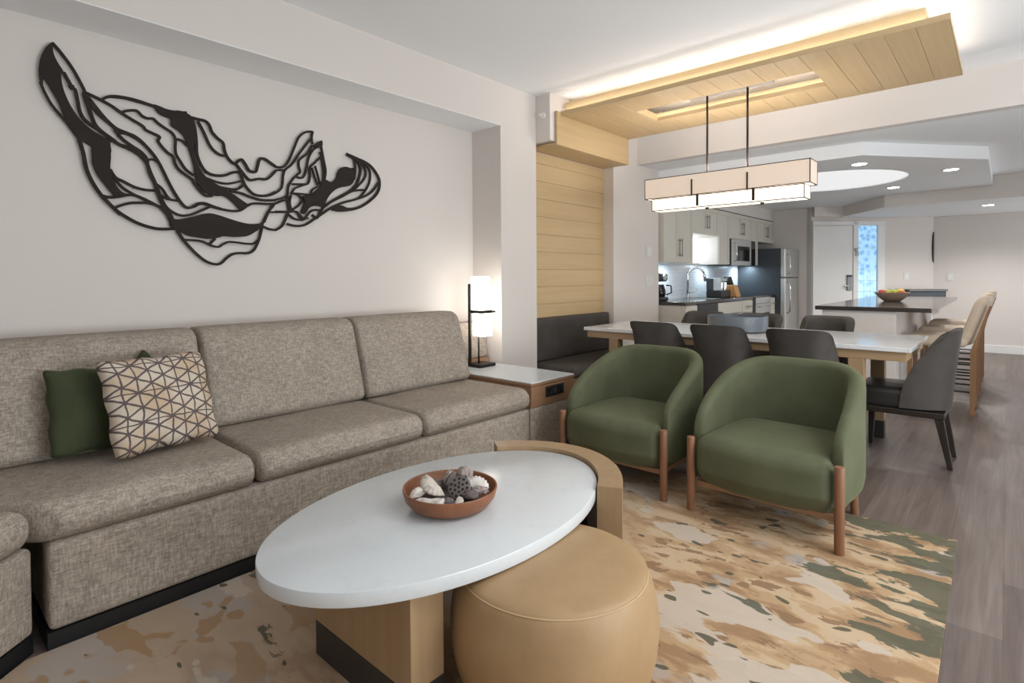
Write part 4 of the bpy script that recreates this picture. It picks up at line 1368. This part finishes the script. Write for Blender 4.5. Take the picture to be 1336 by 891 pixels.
def make_dining_chair(label):
    """faces +Y; seat centre at the origin"""
    r_ = thing('dining_chair', label, 'chair', (0, 0, 0), 0, 'charcoal leather dining chairs')
    bm = NB()
    NS, NT_ = 26, 16
    out_, inn = [], []
    for j in range(NT_+1):
        v = j/NT_
        ro, ri = [], []
        for i in range(NS+1):
            s_ = 2*i/NS-1
            a_ = s_*PI*.5*.93
            def prof(wd, dp, yo):
                x_ = wd*math.copysign(abs(math.sin(a_))**.6, a_)
                return Vector((x_, yo-.05*v**1.2+dp*(1-math.cos(a_)), zb+(zt-zb)*v))
            zb = .362
            zt = .872-.06*abs(s_)**4
            dep = .19*(1-v**2.6)+.10
            o_ = prof(.222-.018*v, dep, -.258)
            q_ = prof(.168-.018*v, dep*.80, -.205)
            e1 = min(1, (1-v)/.10)
            e2 = min(1, (1-abs(s_))/.14)
            k = .12+.88*math.sqrt(max(0, 1-(1-e1)**2))*math.sqrt(max(0, 1-(1-e2)**2))
            ro.append(o_)
            ri.append(o_+(q_-o_)*k)
        out_.append(ro)
        inn += ri
    vo = [[bm.verts.new(p) for p in row] for row in out_]
    vi = [[bm.verts.new(inn[j*(NS+1)+i]) for i in range(NS+1)] for j in range(NT_+1)]
    for j in range(NT_):
        for i in range(NS):
            bm.faces.new((vo[j][i], vo[j][i+1], vo[j+1][i+1], vo[j+1][i]))
            bm.faces.new((vi[j][i+1], vi[j][i], vi[j+1][i], vi[j+1][i+1]))
    for j in range(NT_):
        bm.faces.new((vo[j][0], vo[j+1][0], vi[j+1][0], vi[j][0]))
        bm.faces.new((vo[j+1][NS], vo[j][NS], vi[j][NS], vi[j+1][NS]))
    for i in range(NS):
        bm.faces.new((vo[NT_][i], vo[NT_][i+1], vi[NT_][i+1], vi[NT_][i]))
        bm.faces.new((vo[0][i+1], vo[0][i], vi[0][i], vi[0][i+1]))
    bmesh.ops.recalc_face_normals(bm, faces=bm.faces)
    obj('backrest', bm, MT['charcoal'], r_, 65, True)
    def seatn(w, u):
        if w.y < .02:
            w.x *= 1-.9*(.02-w.y)
        return w
    obj('seat', rbox(NB(), (-.21, -.15, .352), (.21, .25, .478), (.03, .03, .035), 14, (0, .004, .010), seatn), MT['charcoal_black'], r_, True, True)
    bm = NB()
    box(bm, (-.205, -.235, .312), (.205, .235, .351), .006)
    obj('seat_frame', bm, MT['dark_wood'], r_, None, True)

    def tleg(p0, p1, r0, r1):
        b_ = NB()
        q = []
        for p, r in ((p0, r0), (p1, r1)):
            q.append([b_.verts.new((p[0]+sx*r, p[1]+sy*r, p[2])) for sx, sy in ((-1, -1), (1, -1), (1, 1), (-1, 1))])
        for k in range(4):
            b_.faces.new((q[0][k], q[0][(k+1) % 4], q[1][(k+1) % 4], q[1][k]))
        b_.faces.new(q[0][::-1])
        b_.faces.new(q[1])
        bmesh.ops.recalc_face_normals(b_, faces=b_.faces)
        bmesh.ops.bevel(b_, geom=b_.edges[:], offset=.003, segments=1, profile=.5, affect='EDGES')
        return b_
    for sx in (-1, 1):
        obj('leg', tleg((sx*.165, -.262, 0), (sx*.178, -.205, .311), .013, .024), MT['dark_wood'], r_, None, True)
        obj('leg', tleg((sx*.178, .215, 0), (sx*.178, .205, .311), .013, .022), MT['dark_wood'], r_, None, True)
    return r_


dc = make_dining_chair('charcoal dining chair with its back to the green chairs, the one nearest the bench')
dc.location = (-2.05, 4.165, 0)
dup(dc, (-1.55, 4.165, 0), 0, 'charcoal dining chair with its back to the green chairs, middle of its row')
dup(dc, (-1.015, 4.165, 0), 0, 'charcoal dining chair with its back to the green chairs, the one nearest the table end')
dup(dc, (-2.225, 5.09, 0), PI, 'charcoal dining chair on the kitchen side of the table, left of the glass bowl')
dup(dc, (-1.70, 5.09, 0), PI, 'charcoal dining chair on the kitchen side of the table, mostly behind the glass bowl')
dup(dc, (-1.14, 5.09, 0), PI, 'charcoal dining chair on the kitchen side of the table, the one nearest the island')
dup(dc, (-.515, 4.54, 0), PI/2, 'charcoal dining chair at the right end of the table, seen from the side')

# ------------------------------------------------------------------ hanging lamp above the table
PY_ = 4.5
t = thing('pendant_lamp', 'long two-tier rectangular pendant lamp hanging over the dining table', 'lamp', (-1.7, PY_, HC))
obj('ceiling_plate', box(NB(), (-2.01, PY_-.05, 2.70), (-1.345, PY_+.05, 2.745), .003), plain('grey_plate', rgb(128, 126, 124), .5, .2), t)
b = NB()
for x_ in (-1.9, -1.48):
    cyl(b, (x_, PY_, 2.745), (x_, PY_, HC), .008, seg=10)
obj('ceiling_stem', b, MT['nickel'], t)
for x_ in (-1.855, -1.532):
    obj('rod', cyl(NB(), (x_, PY_, 1.87), (x_, PY_, 2.70), .0085, seg=14), MT['bronze'], t, True)
ua, ub = (-2.372, 4.405, 1.893), (-1.062, 4.60, 2.062)
obj('upper_shade', bar_frame(NB(), ua, ub, .006), MT['bronze'], t)
b = NB()
for y_ in (ua[1], ub[1]):
    box(b, (ua[0]+.003, y_-.0015, ua[2]+.003), (ub[0]-.003, y_+.0015, ub[2]-.003))
for x_ in (ua[0], ub[0]):
    box(b, (x_-.0015, ua[1]+.003, ua[2]+.003), (x_+.0015, ub[1]-.003, ub[2]-.003))
o = [c for c in kids(t) if c.name.startswith('upper_shade')][0]
tag(obj('linen_panel', b, MT['shade_dim'], o), 'dim peach linen panels')
la, lb = (-2.312, 4.425, 1.790), (-1.105, 4.585, 1.888)
o = obj('lower_shade', bar_frame(NB(), la, lb, .006), MT['bronze'], t)
b = NB()
for y_ in (la[1], lb[1]):
    box(b, (la[0]+.003, y_-.0015, la[2]+.003), (lb[0]-.003, y_+.0015, lb[2]-.003))
for x_ in (la[0], lb[0]):
    box(b, (x_-.0015, la[1]+.003, la[2]+.003), (x_+.0015, lb[1]-.003, lb[2]-.003))
box(b, (la[0]+.004, la[1]+.004, la[2]-.001), (lb[0]-.004, lb[1]-.004, la[2]+.001))
tag(obj('diffuser', b, MT['shade_bright'], o), 'bright warm white panels')
for x_ in (-1.945, -1.5):
    obj('strap', box(NB(), (x_-.006, 4.396, 1.885), (x_+.006, 4.4015, 2.02), .001), MT['bronze'], t)
    obj('strap', box(NB(), (x_+.03, 4.4145, 1.80), (x_+.05, 4.4215, 1.892), .001), MT['bronze'], t)
b = NB()
for x_ in (-1.855, -1.42):
    cyl(b, (x_, PY_, 1.772), (x_, PY_, 1.789), .012, .016, 14)
obj('finial', b, MT['bronze'], t)
for k, x_ in enumerate((-2.15, -1.7, -1.28)):
    bt = obj('bulb', lathe(NB(), [(0, 1.925), (.028, 1.935), (.034, 1.96), (.024, 1.99), (.013, 2.0), (.013, 2.03), (0, 2.03)], (x_, PY_, 0), 16), MT['shade_bright'], t, True)
    l = bpy.data.lights.new('bulb_light', 'POINT')
    l.energy, l.color, l.shadow_soft_size = 4.2, (1, .97, .94), .04
    lo = bpy.data.objects.new('bulb_light', l)
    COL.objects.link(lo)
    lo.parent = bt
    lo.location = Vector((x_, PY_, 2.05))-world_of(bt)
b = NB()
cyl(b, (-2.34, PY_, 2.045), (-1.09, PY_, 2.045), .006, seg=8)
obj('lamp_bar', b, MT['bronze'], t)


# ------------------------------------------------------------------ kitchen
CZ = .92
XC, XU = -2.765, -3.0          # faces of the base and wall cabinets


def shaker(bm, xf, y0, y1, z0, z1, fr=.055, th=.018):
    """a framed door, its front at x = xf"""
    box(bm, (xf-th, y0, z0), (xf, y0+fr, z1), .001, 1)
    box(bm, (xf-th, y1-fr, z0), (xf, y1, z1), .001, 1)
    box(bm, (xf-th, y0+fr, z0), (xf, y1-fr, z0+fr), .001, 1)
    box(bm, (xf-th, y0+fr, z1-fr), (xf, y1-fr, z1), .001, 1)
    box(bm, (xf-th, y0+fr-.002, z0+fr-.002), (xf-.009, y1-fr+.002, z1-fr+.002))
    return bm


def pull(bm, x, y, z0, z1, vertical=True):
    if vertical:
        tube(bm, [(x+.028, y, z0), (x+.028, y, z1)], .006, 8)
        for z_ in (z0+.02, z1-.02):
            tube(bm, [(x, y, z_), (x+.028, y, z_)], .005, 8)
    else:
        tube(bm, [(x+.028, z0, y), (x+.028, z1, y)], .006, 8)
        for q in (z0+.02, z1-.02):
            tube(bm, [(x, q, y), (x+.028, q, y)], .005, 8)
    return bm


def wall_cab(y0, y1, z0, z1, ndoor, label, hz=None):
    t = thing('wall_cabinet', label, 'cabinet', (XU, (y0+y1)/2, z0), 0, 'white kitchen wall cabinets')
    obj('body', box(NB(), (XK+.009, y0+.001, z0), (XU-.0185, y1-.001, z1)), MT['cab'], t)
    w = (y1-y0)/ndoor
    for k in range(ndoor):
        d_ = obj('door', shaker(NB(), XU, y0+k*w+.002, y0+(k+1)*w-.002, z0+.002, z1-.002), MT['cab'], t)
        if hz:
            yy = y0+(k+1)*w-.035 if (k == 0 and ndoor == 2) else y0+k*w+.035
            obj('handle', pull(NB(), XU, yy, hz[0], hz[1]), MT['nickel'], d_, True)
    return t


ZT = 2.138
wall_cab(6.02, 6.83, 1.385, ZT, 2, 'tall two-door white wall cabinet nearest the dining room', (1.46, 1.68))
wall_cab(6.832, 7.69, 1.775, ZT, 2, 'short two-door white wall cabinet above the kitchen window', (1.85, 2.03))
wc = wall_cab(7.692, 8.085, 1.385, ZT, 1, 'narrow white wall cabinet between kitchen window and microwave')
obj('end_panel', box(NB(), (XK+.013, 7.6895, 1.386), (XU-.02, 7.6925, 1.765)), MT['white'], wc)  # whiter than the cabinet so this side looks lit by the window
wall_cab(8.09, 9.06, 1.765, ZT, 2, 'two-door white wall cabinet above the microwave', (1.83, 2.02))
wall_cab(9.062, 9.305, 1.385, ZT, 1, 'slim white wall cabinet right of the microwave')
wall_cab(9.31, 10.115, 1.77, ZT, 2, 'two-door white wall cabinet above the refrigerator', (1.85, 2.03))
for y0, y1 in ((6.05, 6.8), (7.7, 8.08), (9.07, 9.3)):
    area('under_cabinet_light', (-3.16, (y0+y1)/2, 1.375), (0, 0, 0), .05, (y1-y0)*.8, 3.0 if y1 < 7 else 2.0, (.70, .88, 1.0))

# window with its lowered blind
b = NB()
box(b, (XK, 6.85, 1.385), (XK+.03, 6.90, 1.77))
box(b, (XK, 6.90, 1.385), (XK+.045, 7.688, 1.41))
struct('window_2', b, MT['white'])
tag(obj('roller_blind', box(NB(), (XK+.005, 6.902, 1.411), (XK+.012, 7.688, 1.77)), MT['blind']), 'sunlit white roller blind drawn down over the kitchen window', 'blind')

# base run
t = thing('base_cabinet', 'white end cabinet of the kitchen counter facing the dining table', 'cabinet', (-3.05, 6.2, 0), 0, 'white kitchen base cabinets')
obj('body', box(NB(), (XK+.009, 6.05, .10), (XC-.002, 6.384, .882)), MT['cab'], t)
b = NB()
for x0, x1 in ((-3.30, -2.80),):
    box(b, (x0, 6.038, .12), (x1, 6.0495, .875), .002)
obj('end_panel', b, MT['cab'], t)
obj('door', shaker(NB(), XC+.017, 6.07, 6.382, .12, .872), MT['cab'], t)
obj('toe_kick', box(NB(), (XK+.02, 6.07, 0), (XC-.05, 6.38, .0995)), MT['plinth'], t)

t = thing('dishwasher', 'grey steel dishwasher under the counter beside the white end cabinet', 'dishwasher', (-3.05, 6.7, 0))
obj('body', box(NB(), (XK+.009, 6.388, .0), (XC-.002, 7.014, .88)), MT['steel_grey'], t)
obj('door', box(NB(), (XC-.0015, 6.392, .11), (XC+.018, 7.01, .765), .003), MT['steel_grey'], t)
o = obj('control_panel', box(NB(), (XC-.0015, 6.392, .768), (XC+.02, 7.01, .878), .003), MT['black_plastic'], t)
obj('handle', pull(NB(), XC+.018, .73, 6.45, 6.95, False), MT['steel'], t, True)

t = thing('base_cabinet', 'white sink cabinet with wide front between dishwasher and drawers', 'cabinet', (-3.05, 7.45, 0), 0, 'white kitchen base cabinets')
obj('body', box(NB(), (XK+.009, 7.018, .10), (XC-.002, 7.888, .70)), MT['cab'], t)
obj('false_front', box(NB(), (XC-.0015, 7.022, .72), (XC+.017, 7.884, .872), .002), MT['cab'], t)
for k in range(2):
    obj('door', shaker(NB(), XC+.017, 7.022+.432*k, 7.022+.432*k+.428, .12, .71), MT['cab'], t)
obj('toe_kick', box(NB(), (XK+.02, 7.02, 0), (XC-.05, 7.886, .0995)), MT['plinth'], t)


def drawers(y0, y1, label, hz=True):
    t = thing('drawer_unit', label, 'cabinet', (-3.05, (y0+y1)/2, 0), 0, 'white kitchen base cabinets')
    obj('body', box(NB(), (XK+.009, y0, .10), (XC-.002, y1, .881)), MT['cab'], t)
    for z0, z1 in ((.12, .41), (.415, .70), (.705, .872)):
        d_ = obj('drawer', box(NB(), (XC-.0015, y0+.003, z0), (XC+.017, y1-.003, z1), .002), MT['cab'], t)
        ym = (y0+y1)/2
        obj('handle', pull(NB(), XC+.017, (z0+z1)/2, ym-min(.09, (y1-y0)*.3), ym+min(.09, (y1-y0)*.3), False), MT['nickel'], d_, True)
    obj('toe_kick', box(NB(), (XK+.02, y0, 0), (XC-.05, y1, .0995)), MT['plinth'], t)


drawers(7.892, 8.30, 'white drawer unit between the sink cabinet and the range')
drawers(9.13, 9.335, 'narrow white drawer unit between the range and the refrigerator')

t = thing('worktop', 'dark granite kitchen worktop with sink cut into it', 'worktop', (-3.05, 7.2, .885))
b = NB()
box(b, (XK+.0085, 6.03, .884), (-2.74, 7.03, CZ), .003)
box(b, (XK+.0085, 7.031, .884), (-3.22, 7.50, CZ), .001)
box(b, (-2.84, 7.031, .884), (-2.74, 7.50, CZ), .001)
box(b, (XK+.0085, 7.501, .884), (-2.74, 8.302, CZ), .003)
obj('slab', b, MT['granite'], t)
b = NB()
box(b, (-3.215, 7.035, .715), (-2.845, 7.495, .72))
box(b, (-3.219, 7.032, .72), (-3.215, 7.498, .915))
box(b, (-2.845, 7.032, .72), (-2.841, 7.498, .915))
box(b, (-3.215, 7.032, .72), (-2.845, 7.036, .915))
box(b, (-3.215, 7.494, .72), (-2.845, 7.498, .915))
obj('sink', b, MT['steel'], t)
tag(obj('worktop', box(NB(), (XK+.0085, 9.128, .884), (-2.74, 9.337, CZ), .003), MT['granite']), 'short piece of dark worktop beside the refrigerator', 'worktop')

t = thing('range_cooker', 'steel range cooker with black glass hob beside the refrigerator', 'cooker', (-3.05, 8.75, 0))
obj('body', box(NB(), (XK+.009, 8.306, .0), (XC-.002, 9.124, .90)), MT['black_plastic'], t)
obj('hob', box(NB(), (XK+.010, 8.307, .9005), (-2.735, 9.123, .925), .003), MT['black_glass'], t)
o = obj('oven_door', box(NB(), (XC-.0015, 8.44, .20), (XC+.02, 9.12, .80), .004), MT['steel'], t)
obj('window', box(NB(), (XC+.0202, 8.52, .32), (XC+.022, 9.04, .66), .001), MT['black_glass'], o)
obj('handle', pull(NB(), XC+.02, .76, 8.50, 9.06, False), MT['steel'], o, True)
obj('control_panel', box(NB(), (XC-.0015, 8.44, .805), (XC+.02, 9.12, .898), .003), MT['steel'], t)

t = thing('refrigerator', 'tall refrigerator with steel doors and dark side panel at the end of the kitchen', 'refrigerator', (-2.98, 9.73, 0))
obj('body', box(NB(), (XK+.002, 9.34, .02), (-2.675, 10.112, 1.652), .004), MT['dark_blue'], t)
for z0, z1 in ((.06, 1.183), (1.192, 1.648)):
    d_ = obj('door', rbox(NB(), (-2.673, 9.342, z0), (-2.60, 10.110, z1), (.022, .015, .012), 12), MT['steel'], t, True)
    hz = (.62, 1.12) if z0 < 1 else (1.235, 1.56)
    obj('handle', tube(NB(), [(-2.601, 9.43, hz[0]), (-2.555, 9.43, hz[0]+.03), (-2.55, 9.43, (hz[0]+hz[1])/2), (-2.555, 9.43, hz[1]-.03), (-2.601, 9.43, hz[1])], .011, 10), MT['chrome'], d_, True)
obj('grille', box(NB(), (-2.7, 9.35, 0), (-2.63, 10.1, .055)), MT['black_plastic'], t)

t = thing('microwave', 'steel microwave mounted under the wall cabinet above the range', 'microwave', (-3.15, 8.58, 1.37))
obj('body', box(NB(), (XK+.009, 8.092, 1.372), (-2.985, 9.058, 1.762), .003), MT['black_plastic'], t)
d_ = obj('door', box(NB(), (-2.984, 8.096, 1.376), (-2.955, 8.86, 1.758), .004), MT['steel'], t)
obj('window', box(NB(), (-2.9548, 8.25, 1.44), (-2.953, 8.78, 1.66), .0005), MT['black_glass'], d_)
obj('handle', tube(NB(), [(-2.955, 8.15, 1.43), (-2.92, 8.15, 1.45), (-2.92, 8.15, 1.68), (-2.955, 8.15, 1.70)], .009, 8), MT['chrome'], d_, True)
obj('control_panel', box(NB(), (-2.984, 8.863, 1.376), (-2.957, 9.054, 1.758), .003), MT['black_glass'], t)

# faucet
t = thing('faucet', 'tall steel gooseneck faucet on the counter in front of the white mosaic tiles', 'faucet', (-3.262, 7.25, CZ))
obj('base', cyl(NB(), (-3.262, 7.25, CZ), (-3.262, 7.25, CZ+.05), .028, .024, 20), MT['chrome'], t, 40)
neck = [(-3.262, 7.25, CZ+.05), (-3.262, 7.25, CZ+.27)]
for k in range(13):
    a_ = PI-PI*.86*k/12
    neck.append((-3.262+(.115+.115*math.cos(a_))*.75, 7.25+(.115+.115*math.cos(a_))*.66, CZ+.30+.115*math.sin(a_)))
obj('neck', tube(NB(), neck, .016, 12), MT['chrome'], t, True)
e = Vector(neck[-1])
obj('spray_head', tube(NB(), [e, e+Vector((.008, .007, -.04)), e+Vector((.02, .018, -.12))], [.014, .019, .021], 12), MT['chrome'], t, True)
obj('lever', tube(NB(), [(-3.24, 7.25, CZ+.07), (-3.20, 7.29, CZ+.08), (-3.15, 7.33, CZ+.13)], .008, 8), MT['chrome'], t, True)

# coffee maker
t = thing('coffee_maker', 'black drip coffee maker with glass jug at the near end of the counter', 'coffee maker', (-3.2, 6.24, CZ))
obj('base', rbox(NB(), (-3.31, 6.13, CZ), (-3.10, 6.36, CZ+.05), .02, 8), MT['black_plastic'], t, True)
obj('tower', rbox(NB(), (-3.31, 6.14, CZ+.051), (-3.245, 6.35, CZ+.235), .015, 8), MT['black_plastic'], t, True)
o = obj('brew_head', rbox(NB(), (-3.31, 6.13, CZ+.236), (-3.11, 6.36, CZ+.345), .03, 10), MT['black_plastic'], t, True)
obj('dial', cyl(NB(), (-3.115, 6.25, CZ+.29), (-3.095, 6.25, CZ+.29), .038, seg=24), MT['steel'], o, 40)
o = obj('jug', lathe(NB(), [(0, .052), (.06, .052), (.068, .075), (.066, .13), (.048, .185), (.05, .20), (0, .20)], (-3.165, 6.25, CZ), 28), MT['black_glass'], t, True)
obj('handle', tube(NB(), [(-3.10, 6.29, CZ+.19), (-3.06, 6.33, CZ+.185), (-3.055, 6.335, CZ+.10), (-3.10, 6.29, CZ+.075)], .010, 8), MT['black_plastic'], o, True)

# single-serve coffee machine
t = thing('coffee_machine', 'dark twin coffee machine with steel front between faucet and knife block', 'coffee maker', (-3.03, 7.76, CZ))
obj('body', box(NB(), (-3.14, 7.58, CZ+.0005), (-2.93, 7.94, CZ+.10), .01), MT['black_plastic'], t)
obj('rear_housing', box(NB(), (-3.14, 7.58, CZ+.101), (-3.04, 7.94, CZ+.27), .012), MT['dark_blue'], t)
obj('side_panel', box(NB(), (-3.039, 7.585, CZ+.101), (-2.935, 7.615, CZ+.27), .004), MT['steel'], t)
b = NB()
for y_ in (7.72, 7.85):
    cyl(b, (-2.985, y_, CZ+.13), (-2.985, y_, CZ+.21), .032, seg=18)
    cyl(b, (-2.985, y_, CZ+.105), (-2.985, y_, CZ+.128), .022, seg=18)
box(b, (-3.039, 7.62, CZ+.225), (-2.94, 7.93, CZ+.268), .006)
obj('brew_group', b, MT['chrome'], t, 40)

# knife block and knives
t = thing('knife_block', 'pale wooden knife block with black-handled knives on the kitchen counter', 'knife block', (-2.95, 8.08, CZ))


def kslant(w, u):
    w.x += -.30*(w.z-CZ)
    return w


obj('block', rbox(NB(), (-3.00, 7.99, CZ+.0005), (-2.86, 8.16, CZ+.17), .008, 8, (0, 0, 0), kslant), MT['knifewood'], t, 30)
for k in range(4):
    for j in range(2):
        y_ = 8.015+.04*k
        x_ = -3.03+.06*j
        obj('knife_handle', tube(NB(), [(x_, y_, CZ+.165), (x_-.035, y_, CZ+.285)], .014, 8), MT['black_plastic'], t, True)

# ------------------------------------------------------------------ island
t = thing('kitchen_island', 'white kitchen island with overhanging dark granite bar top', 'kitchen island', (-.95, 7.6, 0))
obj('body', box(NB(), (-1.335, 6.0, 0), (-.74, 9.1, .888), .003), MT['wall'], t)
obj('bar_top', box(NB(), (-1.39, 5.965, .889), (-.48, 9.2, .927), .004), MT['granite'], t)
obj('base_trim', box(NB(), (-.7395, 6.0, 0), (-.728, 9.1, .10), .002), MT['white'], t)

FX, FY, FZ = -.955, 7.43, .927
t = tag(obj('fruit_bowl', lathe(NB(), [(0, 0), (.07, 0), (.085, .006), (.13, .045), (.165, .095), (.168, .10), (.163, .10), (.125, .05), (.08, .014), (0, .010)], (FX, FY, FZ), 48), MT['clay'], None, True), 'speckled clay fruit bowl on the island bar top', 'bowl')


def apple(x, y, z, r, mat, label):
    a_ = thing('apple', label, 'fruit', (FX+x, FY+y, FZ+z-r), 0, 'apples in the fruit bowl')
    obj('flesh', lathe(NB(), [(0, -r*.82), (r*.3, -r*.9), (r*.75, -r*.66), (r*1.0, -.05*r), (r*.9, r*.5), (r*.5, r*.82), (r*.2, r*.78), (0, r*.62)], (FX+x, FY+y, FZ+z), 24), mat, a_, True)
    obj('stem', tube(NB(), [(FX+x, FY+y, FZ+z+r*.6), (FX+x+.004, FY+y, FZ+z+r*1.05)], .002, 6), MT['dark_wood'], a_)


apple(-.088, -.055, .098, .036, MT['apple_red'], 'red apple at the left side of the clay fruit bowl')
apple(-.025, -.060, .100, .036, MT['apple_green'], 'green apple in the front middle of the fruit bowl, left of the other green one')
apple(.032, -.028, .102, .036, MT['apple_green'], 'green apple in the middle of the fruit bowl, beside the yellow one')
apple(.075, .030, .108, .037, MT['apple_yellow'], 'yellow apple highest at the right side of the fruit bowl')
apple(.088, -.035, .090, .030, MT['apple_red'], 'small red apple at the right rim of the fruit bowl')
apple(-.03, .05, .095, .035, MT['apple_red'], 'red apple at the back of the fruit bowl')


def make_stool(label):
    """bar stool facing +Y"""
    r_ = thing('bar_stool', label, 'bar stool', (0, 0, 0), 0, 'bar stools along the island')
    obj('seat', rbox(NB(), (-.215, -.20, .585), (.215, .245, .675), (.03, .04, .035), 14, (0, 0, .008)), MT['stool_fabric'], r_, True, True)

    def bk(w, u):
        w.y -= .30*(w.z-.60)
        if u[2] > 0:
            w.x *= 1-.10*u[2]**2
        w.y += .06*(w.x/.21)**2
        return w
    obj('backrest', rbox(NB(), (-.205, -.250, .60), (.205, -.165, 1.03), (.05, .035, .06), 16, (0, 0, 0), bk), MT['stool_fabric'], r_, True, True)
    for sx in (-1, 1):
        obj('leg', box(NB(), (sx*.205-.018, .19, 0), (sx*.205+.018, .226, .584), .003), MT['stool_wood'], r_, None, True)
        b_ = NB()
        pts = [(sx*.208, -.236, 0), (sx*.212, -.236, .56), (sx*.200, -.274, .70), (sx*.192, -.350, .95)]
        rows = []
        for x_, y_, z_ in pts:
            rows.append([b_.verts.new((x_+a*.012, y_+c*(.018 if z_ < .6 else .010), z_)) for a, c in ((-1, -1), (1, -1), (1, 1), (-1, 1))])
        for A, B in zip(rows[:-1], rows[1:]):
            for k in range(4):
                b_.faces.new((A[k], A[(k+1) % 4], B[(k+1) % 4], B[k]))
        b_.faces.new(rows[0][::-1])
        b_.faces.new(rows[-1])
        bmesh.ops.recalc_face_normals(b_, faces=b_.faces)
        obj('leg', b_, MT['stool_wood'], r_, None, True)
    for z_ in (.20, .31):
        for sx in (-1, 1):
            obj('footrest', tube(NB(), [(sx*.212, -.22, z_), (sx*.212, .195, z_)], .008, 8), MT['black'], r_, True, True)
    obj('footrest', tube(NB(), [(-.19, .208, .20), (.19, .208, .20)], .008, 8), MT['black'], r_, True, True)
    obj('footrest', tube(NB(), [(-.21, -.235, .26), (.21, -.235, .26)], .008, 8), MT['black'], r_, True, True)
    return r_


s_ = make_stool('sand leather bar stool at the island, the one nearest the dining table')
s_.location = (-.45, 6.395, 0)
s_.rotation_euler = (0, 0, PI/2)
dup(s_, (-.45, 7.41, 0), PI/2, 'sand leather bar stool in the middle of the row along the island')
dup(s_, (-.45, 8.44, 0), PI/2, 'sand leather bar stool at the island farthest from the dining table')
